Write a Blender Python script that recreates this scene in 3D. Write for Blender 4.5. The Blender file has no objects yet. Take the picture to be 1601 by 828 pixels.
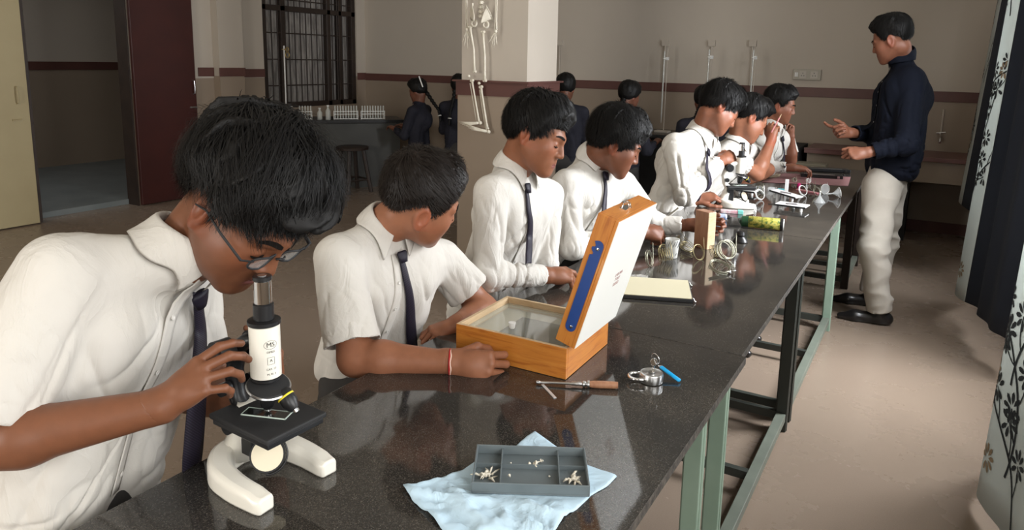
import bpy, bmesh, math, random
import numpy as np
from mathutils import Vector, Matrix
D = bpy.data; S = bpy.context.scene; COL = S.collection
# ---------------------------------------------------------------- camera
cam_d = D.cameras.new('camera'); cam = D.objects.new('camera', cam_d); COL.objects.link(cam)
cam_d.sensor_width = 36; cam_d.lens = 1131.0/1601*36; cam_d.shift_y = -120.0/1601
cam_d.clip_start = .05; cam_d.clip_end = 80
cam.matrix_world = Matrix([[0.862076,-0.103013,0.496199,0],[0.506459,0.140303,-0.850773,0],[0.018023,0.984735,0.173123,1.45],[0,0,0,1]])
S.camera = cam
# ---------------------------------------------------------------- world, light, exposure
W = D.worlds.new('world'); S.world = W; W.use_nodes = True
bg = W.node_tree.nodes['Background']; bg.inputs[0].default_value = (.80, .90, 1, 1); bg.inputs[1].default_value = 1.4
def area(name, loc, size, rot, power, color):
    l = D.lights.new(name, 'AREA'); l.shape = 'RECTANGLE'; l.size, l.size_y = size
    l.energy = power; l.color = color
    o = D.objects.new(name, l); o.location = loc; o.rotation_euler = rot; COL.objects.link(o); return o
WIN = [(-2.3,-.9), (-.2,1.25), (1.95,2.90), (3.25,4.05), (4.95,5.65)]   # openings of the window wall, along Y
for i, (a, b) in enumerate(WIN):
    area('window_daylight', (.98, (a+b)/2, 1.65), (1.5, b-a), (0, math.radians((90,90,90,55,90)[i]), 0), (60, 38, 60, 190, 60)[i], (1, .96, .90) if i < 2 else (.95, .97, 1))
area('corridor_fill', (-8.0, 2.6, 2.9), (1.2, .8), (0, 0, 0), 14, (.95, .97, 1))  # added unseen fill that brightens the corridor, not a fitting of the place
area('window_daylight', (-2.6, -3.5, 1.65), (1.8, 1.5), (math.radians(90), 0, 0), 120, (1, .95, .87))   # the window behind the camera
S.view_settings.view_transform = 'Standard'; S.view_settings.look = 'None'
S.view_settings.gamma = 1; S.view_settings.use_curve_mapping = False
S.view_settings.exposure = 0.22
S.cycles.max_bounces = 8; S.cycles.transparent_max_bounces = 12; S.cycles.sample_clamp_indirect = 4

# ---------------------------------------------------------------- materials
def mat(name, color=(.8,.8,.8), rough=.5, metal=0, spec=.5, coat=0, trans=0, ior=1.45, alpha=1, sss=0, sheen=0):
    m = D.materials.new(name); m.use_nodes = True; b = m.node_tree.nodes['Principled BSDF']
    b.inputs['Base Color'].default_value = (*color, 1); b.inputs['Roughness'].default_value = rough
    b.inputs['Metallic'].default_value = metal; b.inputs['Specular IOR Level'].default_value = spec
    b.inputs['Coat Weight'].default_value = coat; b.inputs['Transmission Weight'].default_value = trans
    b.inputs['IOR'].default_value = ior; b.inputs['Alpha'].default_value = alpha
    if sss: b.inputs['Subsurface Weight'].default_value = sss; b.inputs['Subsurface Radius'].default_value = (.012,.005,.003); b.inputs['Subsurface Scale'].default_value = 1
    if sheen: b.inputs['Sheen Weight'].default_value = sheen
    m['b'] = 1
    return m
def N(m, t, **kw):
    n = m.node_tree.nodes.new(t)
    for k, v in kw.items():
        if k in n.inputs: n.inputs[k].default_value = v
        else: setattr(n, k, v)
    return n
def L(m, a, b): m.node_tree.links.new(a, b)
def BS(m): return m.node_tree.nodes['Principled BSDF']
def coords(m, scale=(1,1,1), kind='Object', rot=(0,0,0)):
    t = N(m, 'ShaderNodeTexCoord'); mp = N(m, 'ShaderNodeMapping'); mp.inputs['Scale'].default_value = scale; mp.inputs['Rotation'].default_value = rot
    L(m, t.outputs[kind], mp.inputs[0]); return mp.outputs[0]
def ramp(m, fac, stops):
    r = N(m, 'ShaderNodeValToRGB'); e = r.color_ramp.elements
    while len(e) < len(stops): e.new(.5)
    for x, (p, c) in zip(e, stops): x.position = p; x.color = (*c, 1)
    L(m, fac, r.inputs[0]); return r.outputs[0]
def noise(m, vec, scale, detail=4, rough=.55, dist=0):
    n = N(m, 'ShaderNodeTexNoise'); n.inputs['Scale'].default_value = scale; n.inputs['Detail'].default_value = detail
    n.inputs['Roughness'].default_value = rough; n.inputs['Distortion'].default_value = dist
    L(m, vec, n.inputs['Vector']); return n.outputs['Fac']
def bump(m, h, strength, dist=.002):
    b = N(m, 'ShaderNodeBump'); b.inputs['Strength'].default_value = strength; b.inputs['Distance'].default_value = dist
    L(m, h, b.inputs['Height']); L(m, b.outputs[0], BS(m).inputs['Normal'])
def mottled(name, c1, c2, scale, rough=.6, bumpv=.15, bscale=60, bd=.002, stretch=(1,1,1), **kw):
    m = mat(name, c1, rough, **kw); v = coords(m, stretch)
    L(m, ramp(m, noise(m, v, scale), [(.3, c1), (.7, c2)]), BS(m).inputs['Base Color'])
    if bumpv: bump(m, noise(m, v, bscale), bumpv, bd)
    return m
M = {}
M['upper'] = mottled('wall_cream', (.52,.462,.392), (.49,.435,.368), 1.4, .75, .12, 40)
M['lower'] = mottled('wall_tan', (.31,.245,.185), (.285,.225,.17), 1.6, .55, .1, 40)
M['band'] = mottled('band_maroon', (.125,.052,.042), (.10,.042,.035), 5, .5, .1, 60)
M['ceil'] = mat('ceiling_white', (.62,.58,.50), .9)
M['maroon'] = mottled('door_maroon', (.050,.010,.007), (.038,.008,.006), 4, .45, .1, 80)
M['creamdoor'] = mottled('door_cream', (.36,.30,.17), (.33,.27,.15), 3, .5, .1, 50)
M['darkwood'] = mottled('dark_wood', (.035,.022,.016), (.02,.013,.01), 8, .5, .2, 60)
M['black'] = mat('black_plastic', (.012,.012,.013), .35)
M['blackmatte'] = mottled('black_matte', (.02,.02,.021), (.012,.012,.013), 12, .7, .1)
M['white'] = mat('white_paint', (.78,.75,.67), .28, coat=.3)
M['whitepl'] = mat('white_plastic', (.8,.8,.78), .35)
M['chrome'] = mat('chrome', (.72,.72,.72), .12, 1)
M['steel'] = mat('steel', (.5,.5,.5), .3, 1)
M['glass'] = mat('glass', (.95,.97,.96), .02, trans=1, ior=1.45)
M['thin'] = mat('thin_glass', (.9,.92,.9), .03, alpha=.16)
M['bone'] = mottled('bone', (.74,.70,.60), (.62,.57,.46), 20, .45, .2, 80)
M['green'] = mottled('green_enamel', (.27,.36,.285), (.22,.31,.24), 6, .4, .1, 60)
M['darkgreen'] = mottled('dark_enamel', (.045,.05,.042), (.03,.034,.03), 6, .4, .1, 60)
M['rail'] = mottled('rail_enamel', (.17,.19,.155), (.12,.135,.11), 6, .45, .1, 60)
# granite
m = mat('black_granite', (.02,.02,.02), .13, spec=.75); M['granite'] = m; v = coords(m)
vo = N(m, 'ShaderNodeTexVoronoi'); vo.inputs['Scale'].default_value = 620; L(m, v, vo.inputs['Vector'])
a = ramp(m, vo.outputs['Color'], [(0,(.019,.018,.017)), (.62,(.032,.030,.028)), (.84,(.066,.061,.056)), (1,(.13,.12,.11))])
b_ = ramp(m, noise(m, v, 3.5, 6, .6), [(.38,(.75,.75,.75)), (.70,(1.5,1.4,1.25))])
mx = N(m, 'ShaderNodeMix', data_type='RGBA', blend_type='MULTIPLY'); mx.inputs['Factor'].default_value = 1
L(m, a, mx.inputs['A']); L(m, b_, mx.inputs['B']); L(m, mx.outputs['Result'], BS(m).inputs['Base Color'])
rr = ramp(m, noise(m, v, 5, 8, .7), [(.3,(.035,.035,.035)), (.75,(.11,.11,.11))]); L(m, rr, BS(m).inputs['Roughness'])
m = mottled('granite_edge', (.10,.085,.07), (.02,.018,.016), 60, .8, .9, 90, .004); M['gedge'] = m
# floor
m = mat('floor_tile', (.3,.2,.15), .25, spec=.5); M['floor'] = m; v = coords(m)
c1 = ramp(m, noise(m, v, 220, 2, .6), [(.35,(.245,.188,.145)), (.65,(.262,.202,.157))])
c2 = ramp(m, noise(m, v, 1.1, 5, .6), [(.3,(.97,.97,.96)), (.7,(1.02,1.02,1.01))])
mx = N(m, 'ShaderNodeMix', data_type='RGBA', blend_type='MULTIPLY'); mx.inputs['Factor'].default_value = 1
L(m, c1, mx.inputs['A']); L(m, c2, mx.inputs['B']); L(m, mx.outputs['Result'], BS(m).inputs['Base Color'])
L(m, ramp(m, noise(m, v, 2.2, 7, .65), [(.3,(.25,.25,.25)), (.75,(.30,.30,.30))]), BS(m).inputs['Roughness'])
M['corrfloor'] = mottled('corridor_floor', (.20,.22,.22), (.15,.17,.17), 3, .4, .1)
# pine / box wood
def wood(name, c1, c2, c3, st, rough=.35, coat=.3):
    m = mat(name, c1, rough, coat=coat); v = coords(m, st)
    n = noise(m, v, 6, 6, .6, 1.2)
    L(m, ramp(m, n, [(.25, c3), (.45, c1), (.75, c2)]), BS(m).inputs['Base Color']); bump(m, n, .1, .001); return m
M['pine'] = wood('varnished_pine', (.52,.185,.030), (.60,.245,.045), (.34,.09,.014), (1.2,1.2,14))
M['pinein'] = wood('raw_pine', (.58,.42,.25), (.64,.49,.31), (.5,.34,.19), (3,3,20), .6, 0)
M['blockwood'] = wood('brown_wood', (.30,.14,.075), (.38,.20,.11), (.2,.09,.05), (10,10,2), .5, .1)
M['hairm'] = None
# ---------------------------------------------------------------- mesh helpers
def link(me, name, parent=None, m=None, loc=None):
    o = D.objects.new(name, me); COL.objects.link(o)
    if m is not None:
        for x in (m if isinstance(m, (list, tuple)) else [m]): me.materials.append(x)
    if parent is not None: o.parent = parent
    if loc is not None: o.location = loc
    return o
def obj(name, bm, m, parent=None, smooth=False, bev=0, origin=None):
    if origin is not None: bmesh.ops.translate(bm, verts=bm.verts, vec=-Vector(origin))
    me = D.meshes.new(name); bm.to_mesh(me); bm.free()
    if smooth:
        me.polygons.foreach_set('use_smooth', [True]*len(me.polygons))
    o = link(me, name, parent, m)
    if origin is not None: o.location = Vector(origin)
    if smooth == 'auto':
        try: me.set_sharp_from_angle(angle=math.radians(38))
        except Exception: pass
    if bev:
        b = o.modifiers.new('b', 'BEVEL'); b.width = bev; b.segments = 2; b.limit_method = 'ANGLE'
    return o
def B(): return bmesh.new()
def box(bm, x0, x1, y0, y1, z0, z1, mi=0, mtx=None):
    vs = [bm.verts.new(c) for c in ((x0,y0,z0),(x1,y0,z0),(x1,y1,z0),(x0,y1,z0),(x0,y0,z1),(x1,y0,z1),(x1,y1,z1),(x0,y1,z1))]
    for f in ((0,3,2,1),(4,5,6,7),(0,1,5,4),(1,2,6,5),(2,3,7,6),(3,0,4,7)):
        fc = bm.faces.new([vs[i] for i in f]); fc.material_index = mi
    if mtx is not None: bmesh.ops.transform(bm, matrix=mtx, verts=vs)
    return bm
def frame_of(d, up=(0,0,1)):
    d = Vector(d).normalized(); up = Vector(up)
    if abs(d.dot(up)) > .97: up = Vector((1,0,0))
    x = up.cross(d).normalized(); y = d.cross(x); return x, y, d
def tube(bm, pts, r, n=10, caps=True, closed=False, flat=1.0):
    pts = [Vector(p) for p in pts]; k = len(pts); rs = r if isinstance(r, (list, tuple)) else [r]*k
    rings = []; px = None
    for i, p in enumerate(pts):
        if closed: d = pts[(i+1)%k]-pts[i-1]
        else: d = pts[min(i+1,k-1)]-pts[max(i-1,0)]
        if d.length < 1e-9: d = Vector((0,0,1))
        d.normalize()
        if px is None: px, _, _ = frame_of(d)
        else:
            px = (px-d*px.dot(d)); px = px.normalized() if px.length > 1e-6 else frame_of(d)[0]
        py = d.cross(px)
        rings.append([bm.verts.new(p+(px*math.cos(2*math.pi*j/n)+py*flat*math.sin(2*math.pi*j/n))*rs[i]) for j in range(n)])
    for i in range(k if closed else k-1):
        a, b = rings[i], rings[(i+1)%k]
        for j in range(n): bm.faces.new((a[j], a[(j+1)%n], b[(j+1)%n], b[j]))
    if caps and not closed:
        bm.faces.new(rings[0][::-1]); bm.faces.new(rings[-1])
    return bm
def cyl(bm, a, b, r, n=20, r2=None): return tube(bm, [a, b], [r, r if r2 is None else r2], n)
def lathe(bm, prof, n=28, mtx=None, mi=0):
    """prof: list of (r, z)"""
    rings = []; allv = []
    for r, z in prof:
        ring = [bm.verts.new((max(r,1e-4)*math.cos(2*math.pi*j/n), max(r,1e-4)*math.sin(2*math.pi*j/n), z)) for j in range(n)]
        rings.append(ring); allv += ring
    for a, b in zip(rings[:-1], rings[1:]):
        for j in range(n):
            f = bm.faces.new((a[j], a[(j+1)%n], b[(j+1)%n], b[j])); f.material_index = mi
    f = bm.faces.new(rings[0][::-1]); f.material_index = mi
    f = bm.faces.new(rings[-1]); f.material_index = mi
    if mtx is not None: bmesh.ops.transform(bm, matrix=mtx, verts=allv)
    return bm
def ring(bm, c, ax, R, r, n=28, m=8, a0=0, a1=2*math.pi):
    x, y, d = frame_of(ax); c = Vector(c)
    full = abs(a1-a0-2*math.pi) < 1e-6
    pts = [c+(x*math.cos(a0+(a1-a0)*i/(n if full else n-1))+y*math.sin(a0+(a1-a0)*i/(n if full else n-1)))*R for i in range(n)]
    return tube(bm, pts, r, m, closed=full)
def TR(loc, rz=0, rx=0, ry=0, s=1): return Matrix.Translation(Vector(loc)) @ Matrix.Rotation(rz,4,'Z') @ Matrix.Rotation(ry,4,'Y') @ Matrix.Rotation(rx,4,'X') @ Matrix.Scale(s,4)
def align(loc, d, up=(0,0,1)):
    x, y, z = frame_of(d, up); m = Matrix((x, y, z)).transposed().to_4x4(); m.translation = Vector(loc); return m
def thing(name, label, cat, loc=(0,0,0), rz=0, group=None):
    o = D.objects.new(name, None); o.empty_display_size = .05; COL.objects.link(o); o.location = loc; o.rotation_euler = (0,0,rz)
    o['label'] = label; o['category'] = cat
    if group: o['group'] = group
    return o
def tag(o, label, cat, group=None):
    o['label'] = label; o['category'] = cat
    if group: o['group'] = group
    return o
def struct(o): o['kind'] = 'structure'; return o
def kids(o): return [c for c in D.objects if c.parent == o]
def dup(root, loc, rz, label, ks=None):
    c = root.copy(); COL.objects.link(c); c.location = loc; c.rotation_euler = (0,0,rz); c['label'] = label
    for ch in (ks if ks is not None else kids(root)):
        d = ch.copy(); COL.objects.link(d); d.parent = c
        for g in kids(ch):
            e = g.copy(); COL.objects.link(e); e.parent = d
    return c
def grid_surf(fn, nu, nv, closed_u=False):
    """fn(u,v)->xyz ; returns bmesh"""
    bm = bmesh.new(); vs = [[bm.verts.new(fn(i/(nu if closed_u else nu-1), j/(nv-1))) for j in range(nv)] for i in range(nu)]
    for i in range(nu if closed_u else nu-1):
        for j in range(nv-1):
            a, b = vs[i], vs[(i+1)%nu]; bm.faces.new((a[j], b[j], b[j+1], a[j+1]))
    return bm
def text_mesh(s, size, depth=.0002):
    cu = D.curves.new('lettering', 'FONT'); cu.body = s; cu.size = size; cu.align_x = 'CENTER'; cu.align_y = 'CENTER'; cu.extrude = depth; cu.resolution_u = 2
    o = D.objects.new('lettering', cu); COL.objects.link(o)
    dg = bpy.context.evaluated_depsgraph_get(); me = D.meshes.new_from_object(o.evaluated_get(dg))
    D.objects.remove(o); return me
# ---------------------------------------------------------------- implicit surfaces (for bodies, clothes, hair)
rng = np.random.default_rng(7)
_T = rng.random(4096).astype(np.float32)
def vnoise(P, seed=0):
    i = np.floor(P).astype(np.int32); f = (P-i).astype(np.float32); f = f*f*(3-2*f)
    def h(dx, dy, dz): return _T[((i[:,0]+dx)*7385 ^ (i[:,1]+dy)*19349 ^ (i[:,2]+dz)*83493 ^ (seed*26544)) & 4095]
    x, y, z = f[:,0], f[:,1], f[:,2]
    a = h(0,0,0)*(1-x)+h(1,0,0)*x; b = h(0,1,0)*(1-x)+h(1,1,0)*x; c = h(0,0,1)*(1-x)+h(1,0,1)*x; d = h(0,1,1)*(1-x)+h(1,1,1)*x
    return ((a*(1-y)+b*y)*(1-z)+(c*(1-y)+d*y)*z)*2-1
V3 = lambda a: np.array(a, dtype=np.float32)
def smin(a, b, k):
    h = np.maximum(k-np.abs(a-b), 0)/k; return np.minimum(a, b)-h*h*k*.25
def smax(a, b, k): return -smin(-a, -b, k)
def rc(P, a, b, r1, r2):
    a = V3(a); ab = V3(b)-a; q = P-a; L2 = max(float(ab@ab), 1e-9); t = q@(ab/np.float32(L2)); np.clip(t, 0, 1, out=t)
    q -= t[:,None]*ab; d = np.sqrt(np.einsum('ij,ij->i', q, q)); t *= np.float32(r1-r2); t -= np.float32(r1); d += t; return d
def ell(P, c, r):
    q = (P-V3(c)); r = V3(r); q /= r; k0 = np.sqrt(np.einsum('ij,ij->i', q, q)); q /= r; k1 = np.sqrt(np.einsum('ij,ij->i', q, q))+np.float32(1e-9)
    return k0*(k0-1)/k1
def local(P, c, R, fn):
    # evaluate fn only inside a ball that holds it; outside, the distance to the ball is a safe bound
    q = P-V3(c); d = np.sqrt(np.einsum('ij,ij->i', q, q))-np.float32(R); m = d < .03
    if m.any(): d[m] = fn(P[m])
    return d
def mesh_sdf(fn, lo, hi, h):
    lo = V3(lo); hi = V3(hi); BS_ = 8
    nb = np.ceil((hi-lo)/(BS_*h)).astype(int); n = nb*BS_+1
    bc = np.stack(np.meshgrid(*[np.arange(k) for k in nb], indexing='ij'), -1).reshape(-1,3)
    cen = lo+(bc+.5)*BS_*h
    d = fn(cen.astype(np.float32)); act = np.abs(d) < BS_*h*1.35
    F = np.empty(n, np.float32); sg = np.where(d < 0, -1., 1.).astype(np.float32).reshape(nb)
    F[:] = 1
    F[:-1,:-1,:-1] = np.repeat(np.repeat(np.repeat(sg, BS_, 0), BS_, 1), BS_, 2)
    ab = bc[act]; g = np.stack(np.meshgrid(*[np.arange(BS_+1)]*3, indexing='ij'), -1).reshape(-1,3)
    idx = (ab[:,None,:]*BS_+g[None]).reshape(-1,3); flat = np.ravel_multi_index(idx.T, n); flat = np.unique(flat)
    ii = np.stack(np.unravel_index(flat, n), -1); vals = np.empty(len(flat), np.float32)
    for s in range(0, len(flat), 400000): vals[s:s+400000] = fn((lo+ii[s:s+400000]*h).astype(np.float32))
    F.reshape(-1)[flat] = vals
    cm = np.zeros(nb, bool); cm.reshape(-1)[act] = True
    ins = F < 0
    cnt = np.zeros(n-1, np.int8)
    for dx in (0,1):
        for dy in (0,1):
            for dz in (0,1): cnt += ins[dx:n[0]-1+dx, dy:n[1]-1+dy, dz:n[2]-1+dz]
    cell = np.argwhere((cnt > 0) & (cnt < 8))
    if len(cell) == 0: raise RuntimeError('empty sdf')
    acc = np.zeros((len(cell),3), np.float32); c = np.zeros(len(cell), np.float32)
    for ax in range(3):
        o1, o2 = [k for k in range(3) if k != ax]
        for a in (0,1):
            for b in (0,1):
                p = cell.copy(); p[:,o1] += a; p[:,o2] += b; q = p.copy(); q[:,ax] += 1
                fa = F[p[:,0],p[:,1],p[:,2]]; fb = F[q[:,0],q[:,1],q[:,2]]; mk = (fa < 0) != (fb < 0)
                t = np.where(mk, fa/np.where(mk, fa-fb, 1), 0); pt = p.astype(np.float32); pt[:,ax] += t
                acc += np.where(mk[:,None], pt, 0); c += mk
    V = lo+acc/c[:,None]*h
    cid = np.full(n-1, -1, np.int32); cid[cell[:,0],cell[:,1],cell[:,2]] = np.arange(len(cell))
    Q = []
    for ax in range(3):
        sl0 = [slice(1,-1)]*3; sl1 = [slice(1,-1)]*3; sl0[ax] = slice(0,-1); sl1[ax] = slice(1,None)
        A_ = ins[tuple(sl0)]; B_ = ins[tuple(sl1)]
        e = np.argwhere(A_ != B_); off = np.array([1,1,1]); off[ax] = 0; p = e+off
        ia = A_[e[:,0],e[:,1],e[:,2]]
        o1, o2 = (ax+1)%3, (ax+2)%3; u = np.zeros(3,int); v = np.zeros(3,int); u[o1] = 1; v[o2] = 1
        qs = [cid[tuple((p-s).T)] for s in (u+v, v, 0*u, u)]
        q = np.stack(qs, 1); q[~ia] = q[~ia][:, ::-1]; Q.append(q)
    Q = np.concatenate(Q); Q = Q[(Q >= 0).all(1)]
    return V, Q
def vnormals(V, Q):
    a = V[Q[:,1]]-V[Q[:,3]]; b = V[Q[:,2]]-V[Q[:,0]]; n = np.cross(a, b)
    out = np.stack([sum(np.bincount(Q[:,j], n[:,k], len(V)) for j in range(4)) for k in range(3)], 1)
    return -out/(np.linalg.norm(out, axis=1, keepdims=True)+1e-12)
def np_mesh(name, V, Q, m, parent=None, smooth=True, colors=None, origin=None):
    if origin is not None: V = V-np.array(origin)
    me = D.meshes.new(name); me.vertices.add(len(V)); me.vertices.foreach_set('co', V.astype(np.float32).ravel())
    k = Q.shape[1]; me.loops.add(len(Q)*k); me.loops.foreach_set('vertex_index', Q.astype(np.int32).ravel())
    me.polygons.add(len(Q)); me.polygons.foreach_set('loop_start', np.arange(0, len(Q)*k, k, dtype=np.int32))
    me.polygons.foreach_set('use_smooth', np.full(len(Q), smooth))
    if colors is not None:
        at = me.color_attributes.new('Col', 'FLOAT_COLOR', 'POINT'); at.data.foreach_set('color', np.concatenate([colors, np.ones((len(V),1))], 1).astype(np.float32).ravel())
    me.update(); me.validate()
    o = link(me, name, parent, m)
    if origin is not None: o.location = Vector(origin)
    return o
def grad(fn, P, e=.002):
    d = [fn((P+np.eye(3, dtype=np.float32)[i]*e))-fn((P-np.eye(3, dtype=np.float32)[i]*e)) for i in range(3)]
    g = np.stack(d, 1); return g/(np.linalg.norm(g, axis=1, keepdims=True)+1e-9)
def snap(fn, P, off, it=5):
    P = P.astype(np.float32)
    for _ in range(it): P = P-grad(fn, P)*(fn(P)-off)[:,None]*.9
    return P

# ---------------------------------------------------------------- setting
XL, XR, YB, YF, ZC = -6.6, .62, 7.4, -3.2, 3.1
BZ0, BZ1 = 1.165, 1.255
struct(obj('floor', box(B(), XL-.15, XR+.15, YF, YB+.1, -.08, 0), M['floor']))
struct(obj('ceiling', box(B(), XL-.15, XR+.15, YF, YB+.1, ZC, ZC+.1), M['ceil']))
def wall(name, segs, zs=(0, ZC), split=True):
    bm = B()
    for (x0,x1,y0,y1,z0,z1) in segs:
        if split and z0 < BZ1-.03 < z1:
            box(bm, x0,x1,y0,y1,z0,BZ1-.04, 1); box(bm, x0,x1,y0,y1,BZ1-.04,z1, 0)
        else: box(bm, x0,x1,y0,y1,z0,z1, 1 if z1 <= BZ1 else 0)
    return struct(obj(name, bm, [M['upper'], M['lower']]))
wall('wall_back', [(XL-.15, XR+.15, YB, YB+.15, 0, ZC)])
wall('wall_front', [(XL-.15, -3.5, YF-.15, YF, 0, ZC), (-1.7, XR+.15, YF-.15, YF, 0, ZC), (-3.5,-1.7,YF-.15,YF,0,.9), (-3.5,-1.7,YF-.15,YF,2.4,ZC)])
struct(obj('window_7', box(box(box(B(), -3.5,-3.46,YF-.1,YF-.06,.9,2.4), -2.62,-2.58,YF-.1,YF-.06,.9,2.4), -1.74,-1.70,YF-.1,YF-.06,.9,2.4), M['darkwood']))
DY0, DY1, DZ = 3.22, 4.13, 2.15           # door opening in the left wall
WY0, WY1, WZ0, WZ1 = 5.72, 7.24, .86, 2.6   # barred window in the left wall
wall('wall_left', [(XL-.15,XL,YF,DY0,0,ZC), (XL-.15,XL,DY0,DY1,DZ,ZC), (XL-.15,XL,DY1,WY0,0,ZC), (XL-.15,XL,WY0,WY1,0,WZ0),
                   (XL-.15,XL,WY0,WY1,WZ1,ZC), (XL-.15,XL,WY1,YB,0,ZC)])
segs = []; ys = [YF]+[v for w in WIN for v in w]+[YB]
for i in range(0, len(ys), 2): segs.append((XR,XR+.15,ys[i],ys[i+1],0,ZC))
for a, b in WIN: segs += [(XR,XR+.15,a,b,0,.85), (XR,XR+.15,a,b,2.45,ZC)]
wall('wall_right', segs)
for i, (a, b) in enumerate(WIN):
    bm = B()
    for y in (a, (a+b)/2-.02, b-.04): box(bm, XR+.05,XR+.09, y,y+.04, .85,2.45)
    for z in (.85, 1.95, 2.41): box(bm, XR+.05,XR+.09, a,b, z,z+.04)
    o = struct(obj('window_%d' % (i+2), bm, M['darkwood']))
def band(name, x0,x1,y0,y1,z0=BZ0,z1=BZ1): return struct(obj(name, box(B(), x0,x1,y0,y1,z0,z1), M['band'], bev=.003))
band('trim_1', XL,XR,YB-.012,YB)
band('trim_2', XL,XL+.012,4.86,5.05, 1.235,1.325)
band('trim_3', XL,XL+.012,YF,DY0-.85, 1.235,1.325)
band('trim_4', XL,XL+.012,WY1,YB, 1.17,1.26)
# shallow pilaster beside the barred window
bm = B(); px1 = XL+.10
box(bm, XL,px1,5.05,5.36,0,1.24,1); box(bm, XL,px1,5.05,5.36,1.24,ZC,0)
struct(obj('trim_5', bm, [M['upper'], M['lower']])); band('trim_6', px1,px1+.012,5.04,5.37,1.235,1.325)
band('trim_7', XL,XL+.012,5.37,WY0, 1.22,1.31)
# free-standing square pillar
bm = B(); PX0, PX1, PY0, PY1 = -2.965, -2.43, 4.34, 4.78
box(bm, PX0,PX1,PY0,PY1,1.30,ZC,0); box(bm, PX0-.02,PX1+.01,PY0-.02,PY1+.01,0,1.30,1)
struct(obj('trim_8', bm, [M['upper'], M['lower']]))
bm = B(); box(bm, PX0-.03,PX1+.02,PY0-.03,PY1+.02,1.205,1.30); box(bm, PX0-.05,PX1+.04,PY0-.05,PY1+.04,1.30,1.312)
struct(obj('trim_9', bm, M['band']))
struct(obj('baseboard_back', box(B(), XL,XR,YB-.012,YB,0,.10), M['band']))
# corridor beyond the door
struct(obj('floor_corridor', box(B(), XL-2.9, XL-.15, 1.6, 7.4, -.06, .05), M['corrfloor']))
bm = B(); box(bm, XL-3.0,XL-2.85,1.6,7.4,.05,1.25,1); box(bm, XL-3.0,XL-2.85,1.6,7.4,1.25,3.1,0)
box(bm, XL-3.0,XL-.15,7.4,7.5,0,3.1,0); box(bm, XL-3.0,XL-.15,1.5,1.6,0,3.1,0); box(bm, XL-3.0,XL-.15,1.5,7.5,3.1,3.2,0)
struct(obj('wall_corridor', bm, [M['upper'], M['lower']]))
band('trim_10', XL-2.85,XL-2.835,1.6,7.4, 1.24,1.34)
# door frame and its two leaves, both folded back
bm = B()
for y in (DY0, DY1-.014): box(bm, XL-.16,XL+.006,y,y+.014,0,DZ)
box(bm, XL-.16,XL+.015,DY0,DY1,DZ-.045,DZ)
d1 = struct(obj('door_1', bm, M['darkwood']))
bm = B(); box(bm, XL+.02,XL+.055,DY1,DY1+.66,.01,DZ-.02)
for z0, z1 in ((.15,.95),(1.10,1.98)):
    pass
d2 = struct(obj('door_2', bm, M['maroon'], bev=.004))
def pull(y, z, x, par, m=M['steel']):
    bm = B(); tube(bm, [(x,y,z-.07),(x+.03,y,z-.062),(x+.036,y,z),(x+.03,y,z+.062),(x,y,z+.07)], .006, 8)
    obj('door_handle', bm, m, par, 'auto')
    bm = B(); box(bm, x,x+.012,y-.045,y+.03,z-.21,z-.195); cyl(bm, (x+.012,y-.04,z-.2),(x+.012,y+.02,z-.2),.005,8); obj('door_bolt', bm, m, par)
pull(DY1+.62, 1.13, XL+.055, d2)
bm = B(); box(bm, XL+.02,XL+.055,DY0-.62,DY0-.02,.01,DZ-.02)
d3 = struct(obj('door_3', bm, M['creamdoor'], bev=.003)); pull(DY0-.12, 1.10, XL+.055, d3, M['creamdoor'])
obj('door_edge', box(B(), XL+.018,XL+.058,DY0-.028,DY0-.005,.01,DZ-.02), M['darkwood'], d3)
# barred window in the left wall: frame, shutter stiles, bars, dim panes
bm = B(); X0, X1 = XL-.13, XL-.02
for y, w in ((WY0,.07),(WY1-.07,.07),(WY0+.28,.07),(WY0+1.02,.06),(WY0+1.22,.05)): box(bm, X0,X1,y,y+w,WZ0,WZ1)
for z in (WZ0, WZ1-.07, 1.97): box(bm, X0,X1,WY0,WY1,z,z+.06)
w1 = struct(obj('window_1', bm, M['darkwood'], bev=.004))
n = 17
for i in range(n):
    y = WY0+.06+i*(WY1-WY0-.12)/(n-1)
    if i == 0: bar = D.meshes.new('bar'); b_ = cyl(B(), (0,0,WZ0),(0,0,WZ1),.008,8); b_.to_mesh(bar); b_.free(); bar.materials.append(M['darkwood'])
    o = D.objects.new('bar', bar); COL.objects.link(o); o.parent = w1; o.location = (XL-.03,y,0)
for z in (1.12, 1.42, 1.72, 2.1, 2.35): obj('crossbar', cyl(B(), (XL-.03,WY0,z),(XL-.03,WY1,z),.007,6), M['darkwood'], w1)
pm = mottled('dim_pane', (.46,.43,.40), (.17,.16,.15), 9, .25, .15, 20, stretch=(1,3,.5)); M['pane'] = pm
for y0, y1 in ((WY0+.07,WY0+.28),(WY0+.35,WY0+1.02),(WY0+1.08,WY0+1.22),(WY0+1.27,WY1-.07)):
    obj('pane', box(B(), XL-.10,XL-.092,y0,y1,WZ0+.06,WZ1-.07), pm, w1)
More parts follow.
